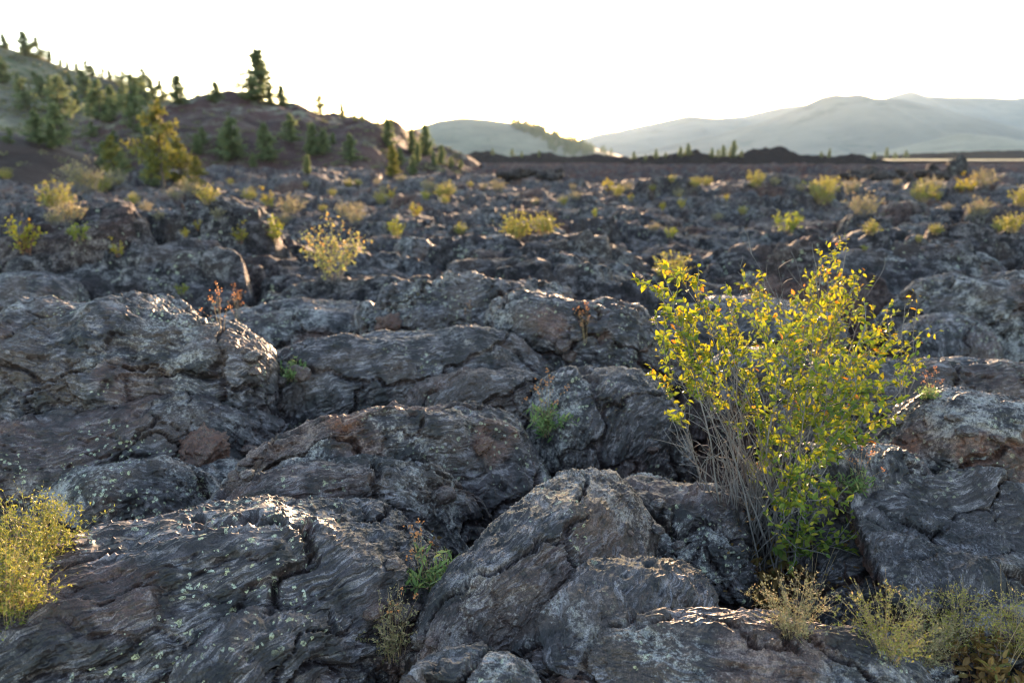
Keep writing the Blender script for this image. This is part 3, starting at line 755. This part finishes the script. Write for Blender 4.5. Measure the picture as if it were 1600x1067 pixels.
trees([(256, 294, 112)], 'large yellowish open crowned pine with a visible trunk at the slope foot', None, YPINE[:1], widen=.85)
trees([(362, 252, 58), (455, 224, 40), (490, 245, 46), (505, 242, 34), (548, 254, 40), (418, 254, 52), (480, 272, 26), (318, 227, 24), (310, 242, 27), (345, 232, 22), (608, 234, 42), (520, 225, 16), (395, 262, 20)],
      'slender pine on the red cinder hill ', 'pines on the red hill flank', [PINES[0], PINES[1]], widen=1.35, sized=lambda x, y: 'under its tallest crest pine' if x < 430 else 'at the middle of its flank' if x < 530 else 'below its falling crest')
trees([(645, 240, 34), (665, 244, 44), (652, 256, 30), (690, 258, 28), (645, 274, 28), (678, 260, 20), (625, 260, 26), (705, 262, 16), (720, 264, 14)], 'pine at the right foot of the red cinder hill', 'pines at the red hill foot', [PINES[0], PINES[4]], widen=1.2, sized=lambda x, y: ' beside the olive pine' if x < 655 else ' below its steep end' if x < 685 else ' where lava begins')
trees([(615, 277, 46)], 'pointed olive pine standing alone before the red hill foot', None, YPINE[1:2], widen=1.0)
trees([(1025, 249, 14), (1063, 246, 15), (1075, 245, 18), (1008, 252, 10), (990, 250, 12), (1112, 247, 14), (1122, 247, 12), (1130, 246, 17), (1145, 247, 24), (1158, 246, 10), (1040, 248, 9), (1295, 247, 12), (1283, 247, 9), (1385, 248, 14), (1397, 250, 10), (1365, 250, 10), (1415, 248, 11), (800, 245, 12), (815, 247, 10), (842, 246, 10), (770, 243, 10)],
      'tiny hazy pine on the far black lava ridge', 'pines on the far lava ridges', PINES, widen=1.2)
# the wood on the far dome reads as one mass
def far_wood():
    g = np.random.default_rng(55); C = MB()
    base = PINES[1][1][1]
    n = len(base.vertices); bv = np.empty(n * 3, np.float32); base.vertices.foreach_get('co', bv); bv = bv.reshape(-1, 3)
    m = len(base.polygons); bf = np.empty(m * 3, np.int32); base.loops.foreach_get('vertex_index', bf); bf = bf.reshape(-1, 3)
    bf = bf[::5]; used = np.unique(bf); mp = np.zeros(n, np.int32); mp[used] = np.arange(len(used)); bv = bv[used]; bf = mp[bf]
    for k in range(420):
        x = g.uniform(800, 985); top = np.interp(x, [800, 820, 870, 920, 960, 1000], [193, 195, 212, 231, 244, 256])
        py = top + 1 + abs(g.normal()) * (14 if x > 850 else 5)
        if py > 255: continue
        p, dist = hit(x, py)
        if dist < 1000: continue
        s = g.uniform(13, 24)
        C.add(bv * np.array([1.7, 1.7, 1]) * s + p, bf, g.uniform(.2, .6))
    o = obj('far_wood', C.mesh('far_wood', M_PINE, False)); o['kind'] = 'stuff'
    o['label'] = 'hazy pine wood covering the right slope of the far dome hill'; o['category'] = 'wood'
far_wood()

def slope_scrub():
    g = np.random.default_rng(66); C = MB()
    for k in range(1500):
        px = g.uniform(0, 720); py = g.uniform(80, 285)
        p, dist = hit(px, py, 0.0) if False else (None, 0)
        ok, loc, nor, idx, ob, mt = scene.ray_cast(DG, Vector((0, 0, CAM_Z)), Vector(ray(px, py)))
        if not ok or not ob.name.startswith(('cinder_cone', 'red_cinder', 'dark_cinder')): continue
        if ob.name.startswith('dark') and g.uniform() < .85: continue
        if ob.name.startswith('red') and py < 200 and g.uniform() < .8: continue
        p = np.array(loc); dist = np.linalg.norm(p); s = g.uniform(3, 8) * dist / FPX
        for q in range(18):
            b = p + np.array([g.normal() * s * .5, g.normal() * s * .5, abs(g.normal()) * s * .25])
            C.leaf(b, rvec(g) + np.array([0, 0, .6]), rvec(g), s * g.uniform(.3, .7), s * .14, float(g.uniform(0, .8)), simple=True)
    o = obj('slope_scrub', C.mesh('slope_scrub', M_SCRUB, False)); o['kind'] = 'stuff'
    o['label'] = 'low sage scrub dotted over the cinder slopes'; o['category'] = 'scrub'
slope_scrub()

# ------------------------------------------------------------------ shrubs of the middle distance
SH_Y = [bare_plant('yellow_shrub', 200 + k, .55, .42, 34, 26, .05, .013, M_GOLD, M_TWIG, rad=.12, tint=(.0, .75), sr=.006) for k in range(3)]
SH_S = [bare_plant('sage_shrub', 210 + k, .50, .46, 40, 22, .045, .009, M_SAGE, M_STEM, rad=.14, sr=.005) for k in range(3)]
SH_O = [bare_plant('orange_shrub', 220 + k, .60, .26, 14, 24, .05, .015, M_LEAF, M_RED, rad=.06, tint=(.35, .95), sr=.005) for k in range(2)]
SH_G = [bare_plant('green_shrub', 230 + k, .55, .30, 18, 30, .05, .014, M_LEAF, M_TWIG, rad=.08, tint=(.1, .65), sr=.005) for k in range(2)]
KIND = {'y': (SH_Y, 'rounded yellow green shrub growing between lava mounds of the middle field', 'yellow shrubs on the lava field', 'yellow_shrub'),
        's': (SH_S, 'pale sage grey dry shrub growing among lava mounds of the middle field', 'sage shrubs on the lava field', 'sage_shrub'),
        'o': (SH_O, 'thin orange and yellow leaved shrub among lava mounds of the middle field', 'orange shrubs on the lava field', 'orange_shrub'),
        'g': (SH_G, 'upright leafy green shrub among lava mounds of the middle field', 'green shrubs on the lava field', 'green_shrub')}
SHR = [(92, 326, 42, 'y'), (140, 300, 50, 's'), (40, 396, 46, 'o'), (112, 350, 45, 's'), (85, 350, 32, 's'), (8, 280, 14, 'y'), (180, 292, 30, 's'), (160, 300, 28, 'y'), (300, 305, 26, 's'), (325, 318, 26, 'y'), (275, 312, 22, 's'), (360, 288, 14, 'y'), (390, 312, 22, 'y'),
       (430, 378, 50, 'g'), (455, 335, 32, 's'), (442, 350, 28, 's'), (420, 325, 26, 'o'), (375, 380, 26, 'o'), (310, 360, 22, 'o'), (290, 372, 16, 'o'), (125, 375, 30, 'g'), (185, 400, 22, 'o'), (285, 460, 30, 'g'),
       (478, 292, 12, 'y'), (545, 292, 14, 'y'), (560, 290, 12, 'y'), (600, 300, 18, 's'), (520, 306, 16, 'y'), (595, 318, 20, 'y'), (610, 312, 20, 'o'), (672, 300, 24, 's'), (700, 306, 26, 'y'), (690, 308, 20, 'y'), (665, 312, 18, 'g'), (650, 340, 24, 'o'), (540, 340, 28, 's'), (555, 350, 26, 's'), (695, 318, 16, 'y'), (780, 300, 22, 's'), (755, 296, 16, 's'), (735, 292, 14, 'y'), (625, 285, 18, 's'), (590, 288, 12, 's'),
       (720, 366, 24, 'y'), (620, 372, 34, 'g'), (805, 372, 40, 'y'), (850, 366, 34, 'y'), (835, 320, 12, 's'), (900, 312, 16, 's'), (950, 300, 20, 'o'), (965, 306, 18, 'y'), (930, 340, 14, 'g'), (985, 315, 16, 'o'), (895, 296, 12, 's'), (1020, 298, 12, 'y'), (1050, 285, 14, 'y'), (1085, 292, 22, 'y'), (1105, 290, 16, 'y'), (1065, 326, 24, 'o'), (1035, 330, 18, 'o'), (1020, 362, 20, 's'), (1048, 372, 26, 'g'), (1060, 308, 16, 's'), (1135, 315, 14, 'o'), (1180, 292, 22, 'y'), (1210, 290, 20, 's'),
       (1230, 366, 44, 'g'), (1285, 318, 36, 'y'), (1295, 296, 26, 'y'), (1360, 366, 28, 'y'), (1352, 336, 36, 's'), (1330, 302, 26, 's'), (1440, 314, 28, 'y'), (1455, 302, 24, 's'), (1465, 314, 16, 'o'), (1500, 302, 24, 'o'), (1535, 292, 26, 's'), (1515, 300, 22, 'o'), (1580, 362, 34, 'y'), (1565, 362, 20, 'y'), (1598, 322, 26, 'y'), (1525, 340, 30, 's'), (1462, 366, 16, 'y'), (1435, 378, 10, 'y'), (1350, 392, 14, 'g'), (1250, 300, 20, 's'), (1480, 330, 18, 's'), (1400, 290, 12, 's'),
       (1050, 440, 60, 'y'), (980, 298, 16, 's'), (880, 320, 12, 'y'), (560, 330, 18, 's'), (230, 330, 18, 's'), (250, 345, 16, 's'), (210, 318, 16, 'y'), (505, 330, 14, 'y'), (340, 340, 16, 's'), (1120, 345, 14, 's'), (1160, 335, 16, 'y')]
def landmark(px, py):
    if py < 302:
        return 'at the foot of the dark cinder mound' if px < 200 else 'before the red cinder hill' if px < 640 else 'near the dark heap of clinker blocks' if px < 1000 else 'on the open field toward the black lava ridge' if px < 1280 else 'beside the lava spire rubble ridge'
    if py < 345:
        return 'near the large yellow pine' if px < 350 else 'on the field behind the orange tipped shrub' if px < 640 else 'between the round grey knob and dark heap' if px < 1000 else 'on the field behind the large leafy shrub' if px < 1280 else 'on the rise below the lava spires'
    return 'behind the craggy lichen dome' if px < 330 else 'left of the orange tipped shrub' if px < 500 else 'beside the round grey lava knob' if px < 900 else 'behind the large leafy shrub' if px < 1290 else 'above the dark hollow wall'
def size_word(hp): return 'tiny' if hp < 16 else 'small' if hp < 24 else 'medium' if hp < 36 else 'tall'
SHORT = {'y': 'rounded yellow green shrub', 's': 'pale grey sage shrub', 'o': 'thin orange and yellow leaved shrub', 'g': 'upright leafy green shrub'}
gs = np.random.default_rng(9)
for px, py, hp, k in SHR:
    pool, label, group, nm = KIND[k]
    label = size_word(hp) + ' ' + SHORT[k] + ' ' + landmark(px, py)
    p, dist = hit(px, py)
    put(nm, pool[gs.integers(len(pool))], tuple(p), gs.uniform(0, 6.28), hp * dist / FPX / .55 * gs.uniform(.7, 1.15), label, 'shrub', group)

# taller shrub with orange tips at the left centre
OT = bare_plant('tipped_shrub', 300, .62, .44, 26, 46, .028, .008, M_TIP, M_STEM, rad=.08, twigs=6, tint=(.0, .85), sr=.004, simple=False, dome_=.35)
p, dist = hit(520, 440)
put('tipped_shrub', OT, tuple(p), .6, 100 * dist / FPX / .62, 'spindly green shrub with orange leaf tips behind the flat ropy lava sheet', 'shrub')

# ------------------------------------------------------------------ the large leafy shrub
def leaf_mesh(k):
    g = np.random.default_rng(900 + k); mb = MB()
    t = np.linspace(0, 1, 24)[k]
    mb.leaf(np.zeros(3), np.array([1., 0, 0]), np.array([0, 0, 1.]), 1.0, g.uniform(.24, .33), 0, fold=g.uniform(.15, .4))
    mb.T = [np.clip(t + np.array([-.05, .05, .08, .12, .05, .0, -.08]), 0, 1).astype(np.float32)]
    return mb.mesh('leaf', M_LEAF)
LEAVES = [leaf_mesh(k) for k in range(24)]

def big_shrub(base, targets, seed, label, nm, parts=300, leaf_len=(.022, .038), bare=0, tw=10, lpt=8, base_r=.20, tint_shift=0., grey=0, bare_targets=()):
    g = np.random.default_rng(seed)
    root = empty(nm, tuple(base)); tag(root, label, 'shrub')
    TW = MB(); leaves = []
    def stem(p2, r0, twigs, lpt_, lo=.66):
        a = g.uniform(0, 6.28); q = base_r * math.sqrt(g.uniform())
        p0 = np.array([math.cos(a) * q, math.sin(a) * q * .8, -.05])
        p2 = np.asarray(p2) - base
        side = p2 - p0; side[2] = 0
        p1 = p0 + side * g.uniform(.18, .42) + np.array([0, 0, (p2[2] - p0[2]) * g.uniform(.45, .7)])
        pts = bez(p0, p1, p2, 12); pts[1:-1] += g.normal(size=(10, 3)) * .006
        S = MB(); S.tube(pts, r0, r0 * .28, 6)
        obj('stem', S.mesh('stem', M_STEM), root)
        for k in range(twigs):
            t = lo + (1 - lo) * (k + g.uniform()) / twigs if k < twigs - 1 else .98
            j = t * 11; j0 = min(int(j), 10); b = pts[j0] + (pts[j0 + 1] - pts[j0]) * (j - j0)
            dd = pts[j0 + 1] - pts[j0]; dd /= np.linalg.norm(dd)
            dr = dd * .8 + rvec(g) * .75 + np.array([0, 0, .15]); dr /= np.linalg.norm(dr)
            Lt = g.uniform(.06, .16); e = b + dr * Lt
            tp = bez(b, b + dr * Lt * .5 + g.normal(size=3) * .012, e, 6)
            TW.tube(tp, .0019, .0009, 4)
            for q2 in range(lpt_):
                f = .15 + .85 * (q2 + g.uniform(0, .6)) / lpt_; jj = min(f, .999) * 5; i0 = int(jj)
                c = tp[i0] + (tp[i0 + 1] - tp[i0]) * (jj - i0)
                ld = dr * .5 + rvec(g) * .9 + np.array([0, 0, .05]); ld /= np.linalg.norm(ld)
                hgt = np.clip((c[2] + base[2]) / 1.2, 0, 1)
                ti = np.clip(g.normal(.07 + .36 * hgt + .14 * f, .21) + tint_shift + (.35 if g.uniform() < .05 else 0), 0, 1)
                leaves.append((c, ld, rvec(g) * .8 + np.array([0, 0, 1.]), g.uniform(*leaf_len) * (1.1 if f < .8 else .8), ti))
    for p in targets: stem(p, g.uniform(.0030, .0052), tw, lpt)
    for p in bare_targets: stem(p, g.uniform(.0018, .0034), 7, 0, .35)
    if TW.n:
        o = obj('twigs', TW.mesh('twigs', M_STEM), root); o['kind'] = 'stuff'
    # the leaves that show largest are parts of their own
    dist = np.array([np.linalg.norm(np.array(l[0]) + base - np.array([0, 0, CAM_Z])) for l in leaves])
    size = np.array([l[3] for l in leaves]) / dist
    order = np.argsort(-size)
    for i in order[:parts]:
        c, d, n, L, ti = leaves[i]
        s_ = np.cross(n, d); s_ /= np.linalg.norm(s_); n = np.cross(d, s_)
        mt = Matrix(((d[0], s_[0], n[0], c[0]), (d[1], s_[1], n[1], c[1]), (d[2], s_[2], n[2], c[2]), (0, 0, 0, 1))) @ Matrix.Scale(L, 4)
        o = obj('leaf', LEAVES[int(round(ti * 23))], root); o.matrix_local = mt
    FO = MB()
    for i in order[parts:]:
        c, d, n, L, ti = leaves[i]; FO.leaf(c, d, n, L, L * g.uniform(.24, .33), ti)
    if FO.n:
        o = obj('foliage', FO.mesh('foliage', M_LEAF), root); o['kind'] = 'stuff'
    return root

bA = at_z(1195, 885, -.12); yA = bA[1]
gb = np.random.default_rng(77)
def tg(lst, y, sp, dup=1):
    out = []
    for px, py in lst:
        for k in range(dup):
            out.append(at_y(px + gb.normal() * 16, py + gb.normal() * 14, y + gb.uniform(-sp, sp)))
    return out
TA = tg([(1040, 425), (1072, 445), (1028, 490), (1075, 500), (1052, 545), (1105, 440), (1030, 580), (1095, 530), (1060, 470), (1020, 440), (1120, 480), (1010, 540)], yA + .05, .16) + \
     tg([(1170, 600), (1200, 560), (1240, 545), (1190, 650), (1215, 690), (1260, 620), (1290, 580), (1320, 550), (1210, 510), (1180, 545), (1240, 600), (1225, 650), (1150, 530)], yA, .2) + \
     tg([(1365, 560), (1395, 600), (1350, 605), (1330, 650), (1385, 640), (1300, 640), (1415, 590), (1370, 690), (1340, 570), (1310, 600), (1400, 560), (1280, 530), (1350, 530), (1260, 500)], yA, .22) + \
     tg([(1280, 710), (1300, 770), (1250, 750), (1290, 820), (1315, 850), (1260, 800), (1240, 840)], yA - .28, .08)
BT = tg([(1075, 610), (1090, 690), (1050, 650), (1120, 570), (1140, 500), (1160, 640), (1110, 720), (1180, 690), (1200, 720), (1130, 660), (1090, 560), (1220, 600), (1240, 690), (1150, 700), (1060, 720), (1105, 640), (1170, 760), (1130, 760)], yA, .15, 2)
big_shrub(bA, TA, 31, 'large shrub with yellow green leaves on many bare grey stems, rooted in the crevice', 'leafy_shrub', 300, bare_targets=BT)
bB = np.array([at_y(1262, 640, yA + .85)[0], yA + .85, -.1]); yB = bB[1]
TB = tg([(1150, 455), (1190, 435), (1240, 430), (1290, 405), (1312, 392), (1340, 440), (1365, 480), (1270, 460), (1220, 475), (1320, 480), (1180, 485), (1390, 505), (1250, 500), (1300, 510), (1345, 520), (1160, 500), (1280, 440), (1200, 455), (1310, 430), (1335, 400), (1230, 450), (1370, 520), (1400, 470), (1210, 520)], yB, .25)
BB = tg([(1190, 400), (1215, 405), (1265, 395), (1375, 440), (1385, 470), (1170, 420), (1240, 400), (1365, 450)], yB, .25)
big_shrub(bB, TB, 32, 'yellow leaved shrub with bare grey twig tips behind the large shrub', 'leafy_shrub', 60, leaf_len=(.020, .034), bare_targets=BB, tint_shift=.06, base_r=.18, tw=9, lpt=7)
bC = np.array([at_y(1418, 610, yA + .55)[0], yA + .55, .05])
big_shrub(bC, tg([(1425, 470), (1432, 500), (1415, 520), (1400, 540)], yA + .55, .05), 33, 'thin upright sprig with few yellow leaves right of the large shrub', 'leafy_sprig', 30, tint_shift=.15, base_r=.02, tw=5, lpt=4, leaf_len=(.02, .03))

# ------------------------------------------------------------------ small plants of the foreground
def place(nm, parts, px, py, H, hp, label, cat='plant', rz=0., zoff=0., group=None):
    p, dist = hit(px, py)
    put(nm, parts, (p[0], p[1], p[2] + zoff), rz, hp * dist / FPX / H, label, cat, group)
gold = [bare_plant('golden_tuft', 400 + k, .30, .26, 52, 46, .012, .0028, M_SAGE if k == 1 else M_GOLD, M_TWIG, rad=.05, twigs=6, sr=.0011, lo=.15) for k in range(3)]
dense = [bare_plant('yellow_tuft', 410 + k, .30, .24, 80, 70, .014, .0030, M_GOLD, M_TWIG, rad=.08, twigs=7, sr=.0011, lo=.1, tint=(.0, .55)) for k in range(2)]
place('yellow_tuft', dense[0], 55, 870, .30, 100, 'bright yellow green feathery tuft beside the broad ropy whaleback', zoff=-.02)
place('yellow_tuft', dense[1], 5, 960, .30, 105, 'low yellow green feathery tuft in front of the bright feathery tuft', rz=1.)
place('golden_tuft', gold[0], 1385, 1020, .30, 98, 'pale golden fine stemmed tuft below the cracked slab', rz=.4)
place('golden_tuft', gold[1], 1440, 1030, .30, 82, 'straw coloured tuft between two golden tufts', rz=1.4)
place('golden_tuft', gold[2], 1500, 1005, .30, 85, 'yellow green tuft before the blue black lava block', rz=2.4)
place('golden_tuft', gold[0], 1590, 1010, .30, 80, 'golden tuft beside the blue black lava block', rz=3.3)
place('golden_tuft', gold[1], 1240, 985, .30, 90, 'small dusty tuft at the foot of the large shrub', rz=4.2)
herb = bare_plant('leafy_herb', 420, .16, .16, 26, 12, .045, .006, M_HERB, M_TWIG, rad=.03, twigs=2, sr=.0012, lo=.1, up=.3)
stalk = bare_plant('dry_stalk', 421, .30, .12, 9, 6, .010, .003, M_DRYF, M_TWIG, rad=.03, twigs=2, sr=.0011, lo=.5, heads=(.9, 5, .008))
place('leafy_herb', herb, 672, 915, .16, 62, 'green narrow leaved herb in the crevice beside the purple whaleback')
place('dry_stalk', stalk, 660, 905, .30, 90, 'dry stalks with seed heads rising behind the green crevice herb', rz=.5)
orange = bare_plant('flower_tuft', 430, .26, .14, 42, 40, .011, .0026, M_SAGE, M_TWIG, rad=.05, twigs=5, sr=.0011, lo=.2, heads=(.25, 3, .008))
place('flower_tuft', orange, 612, 1015, .26, 95, 'small dry tuft with orange flower heads in the crevice')
place('leafy_herb', herb, 858, 672, .16, 50, 'green herb in the crevice behind the purple whaleback', rz=2)
place('dry_stalk', stalk, 855, 660, .30, 82, 'dry brown stalks above the herb behind the purple whaleback', rz=2.2)
place('leafy_herb', herb, 455, 590, .16, 32, 'tiny green herb beside the long grey lobe', rz=1)
place('dry_stalk', stalk, 345, 510, .30, 62, 'pinkish dry flower stalks behind the craggy lichen dome', rz=3)
place('dry_stalk', stalk, 370, 500, .30, 50, 'dry orange stalks on the flat ropy sheet', rz=4)
place('dry_stalk', stalk, 1455, 622, .30, 42, 'short dry seed heads on the low ropy ridge', rz=1)
place('leafy_herb', herb, 1450, 622, .16, 20, 'tiny green cushion under the short dry seed heads', rz=1)
place('dry_stalk', stalk, 1340, 760, .30, 70, 'pale dry stalks at the right of the large shrub', rz=5)
place('leafy_herb', herb, 1335, 765, .16, 35, 'grey green herb right of the large shrub stems', rz=5)
place('dry_stalk', stalk, 735, 505, .30, 34, 'two dry stalks on the crest of the long grey lobe', rz=.2)
place('dry_stalk', stalk, 915, 530, .30, 55, 'thin dry stalk before the craggy reddish mound', rz=.9)
brown = bare_plant('withered_leaves', 440, .16, .17, 22, 16, .035, .010, M_DRYL, M_RED, rad=.08, twigs=2, sr=.0014, lo=.15, simple=False)
place('withered_shrublet', brown, 1195, 925, .16, 85, 'low withered brown and green leaves at the base of the large shrub')
place('withered_shrublet', brown, 1560, 1062, .16, 60, 'low withered leaf mat in front of the golden tufts', rz=2)

def grass_blades(px, py, n, hp, seed, label):
    g = np.random.default_rng(seed); p, dist = hit(px, py)
    e = empty('dry_grass', tuple(p)); H = hp * dist / FPX
    for k in range(n):
        d = np.array([g.normal() * .35, g.normal() * .3, 1.]) * H * g.uniform(.7, 1.1)
        mb = MB(); mb.tube(bez(np.array([g.normal() * .01, g.normal() * .01, -.02]), d * .5 + np.array([0, 0, .12 * H]), d, 7), .0016, .0006, 4)
        obj('blade', mb.mesh('blade', M_TWIG), e)
    tag(e, label, 'grass')
grass_blades(1265, 970, 4, 130, 1, 'few tall straw blades in front of the large shrub')
grass_blades(1560, 1066, 5, 150, 2, 'thin straw blades rising before the golden tufts')

def litter():
    g = np.random.default_rng(88); C = MB()
    spots = [(bA[0], bA[1], .45, 420)] + [(at_z(a_, b_, -.1)[0], at_z(a_, b_, -.1)[1], r_, n_) for a_, b_, r_, n_ in ((640, 950, .22, 220), (1420, 1010, .35, 300), (860, 660, .3, 140), (60, 900, .3, 160), (430, 620, .4, 120), (320, 720, .25, 90), (1040, 760, .3, 150))]
    for cx, cy, r_, n_ in spots:
        for k in range(n_):
            x, y = cx + g.normal() * r_ * .6, cy + g.normal() * r_ * .6
            ok, loc, nor, idx, ob, mt = scene.ray_cast(DG, Vector((x, y, 1.0)), Vector((0, 0, -1)))
            if not ok or loc.z > .16: continue
            d = rvec(g); d[2] *= .3
            C.leaf(np.array(loc) + np.array([0, 0, .006]), d, np.array(nor) + rvec(g) * .4, g.uniform(.012, .03), g.uniform(.003, .008), float(g.uniform(0, .8)), simple=True)
    o = obj('leaf_litter', C.mesh('leaf_litter', M_DRYL, False)); o['kind'] = 'stuff'
litter()

# ------------------------------------------------------------------ loose stones
def stone_mesh(seed, mat, rusty, n=26, jag=1.0):
    s, t = np.meshgrid(np.linspace(0, math.pi, n), np.linspace(0, 2 * math.pi, 2 * n), indexing='ij')
    x, y, z = np.sin(s) * np.cos(t), np.sin(s) * np.sin(t), np.cos(s)
    k = 1 + .30 * fbm(x * 1.2, y * 1.2, z * 1.2, 3, seed) + .16 * jag * np.abs(fbm(x * 3, y * 3, z * 3, 3, seed + 4))
    f1, f2, a, b = worley(t * 1.1, s * 1.6, seed); k = k + .10 * jag * (a - .5) * np.sin(s)
    P = np.stack([x * k, y * k * .8, z * k * .62], -1)
    uv = np.stack([t * .06 + seed, s * .06], -1).reshape(-1, 2)
    ms = masks(P[..., 0], P[..., 1], P[..., 2])
    return mesh_np('stone', P.reshape(-1, 3), grid_faces(n, 2 * n), mat, False, uv=uv, attrs={'rust': np.full(P.shape[0] * P.shape[1], rusty), 'relief': np.full(P.shape[0] * P.shape[1], 1.0), **ms})
RST = [stone_mesh(500 + k, M_ROCK, 1.0, 40, 2.2) for k in range(2)]
DST = [stone_mesh(510 + k, M_ROCK, .15 + .2 * (k % 3)) for k in range(6)]
gq = np.random.default_rng(21)
def stone(px, py, wpx, me, label, name='loose_stone', group=None, flat=1.0):
    p, dist = hit(px, py); s = wpx * dist / FPX * .5
    o = obj(name, me, None, (p[0], p[1], p[2] + .25 * s)); o.rotation_euler = (gq.normal() * .3, gq.normal() * .3, gq.uniform(0, 6.28))
    o.scale = (s, s, s * flat); tag(o, label, 'stone', group)
stone(318, 715, 72, RST[0], 'red brown clinker stone between lichen lobes', 'clinker_stone')
stone(610, 512, 40, RST[1], 'rusty clinker block at the back of the long grey lobe', 'clinker_stone')
stone(690, 780, 42, DST[1], 'rough grey brown block wedged beside the purple whaleback')
stone(755, 700, 30, RST[1], 'reddish stone chip on the mound below the leafy crevice', 'clinker_stone')
for k in range(46):
    area = [(395, 470, 560, 690), (560, 720, 800, 990), (970, 1090, 700, 870), (300, 420, 690, 760), (1380, 1580, 930, 1000), (620, 720, 950, 1010), (860, 1010, 520, 560), (1400, 1560, 655, 720)][k % 8]
    stone(gq.uniform(area[0], area[1]), gq.uniform(area[2], area[3]), gq.uniform(12, 34), DST[gq.integers(6)], ('rounded' if k % 3 else 'angular') + ' loose lava stone ' + ['beside the craggy lichen dome', 'in the crevice with the green herb', 'left of the large shrub stems', 'near the red clinker stone', 'among the golden tufts', 'near the orange flower tuft', 'in front of the craggy reddish mound', 'before the arched lava shell'][k % 8], 'loose_stone', 'loose stones in the crevices', .8)
# far spires and rubble ridge on the right, black rubble heap at the centre
stone(1495, 274, 24, stone_mesh(530, M_CLINK, 0, 30, 1.6), 'taller black lava spire standing on the rubble ridge', 'lava_spire', None, 2.6)
stone(1455, 276, 20, stone_mesh(531, M_CLINK, 0, 30, 1.6), 'shorter black lava spire beside the tall spire', 'lava_spire', None, 2.0)
BLK = [stone_mesh(540 + k, M_CLINK, .1, 20, 1.6) for k in range(3)]
for k in range(34):
    stone(gq.uniform(1310, 1480), gq.uniform(272, 282), gq.uniform(10, 24), BLK[k % 3], 'black clinker block of the rubble ridge below the spires', 'clinker_block', 'blocks of the rubble ridge', .9)
for k in range(22):
    u = gq.uniform(-1, 1)
    stone(835 + 50 * u, 280 - 6 * (1 - u * u) + gq.uniform(-2, 4), gq.uniform(12, 26), BLK[k % 3], 'black clinker block of the dark heap on the field', 'clinker_block', 'blocks of the dark heap', .9)

# ------------------------------------------------------------------ haze
def haze():
    x0, x1, y0, y1, z0, z1 = -7000, 9000, -400, 9200, -60, 800
    V = [(x, y, z) for z in (z0, z1) for y in (y0, y1) for x in (x0, x1)]
    F = [(0, 2, 3, 1), (4, 5, 7, 6), (0, 1, 5, 4), (2, 6, 7, 3), (0, 4, 6, 2), (1, 3, 7, 5)]
    me = bpy.data.meshes.new('haze'); me.from_pydata(V, [], F)
    t = NT('haze')
    pv = t.n('VolumePrincipled'); pv.inputs['Color'].default_value = (.62, .80, 1.0, 1); pv.inputs['Density'].default_value = 2.7e-5
    pv.inputs['Anisotropy'].default_value = 0.22
    t.l(pv.outputs[0], t.out.inputs['Volume'])
    me.materials.append(t.m)
    o = obj('haze', me); o['kind'] = 'stuff'
haze()
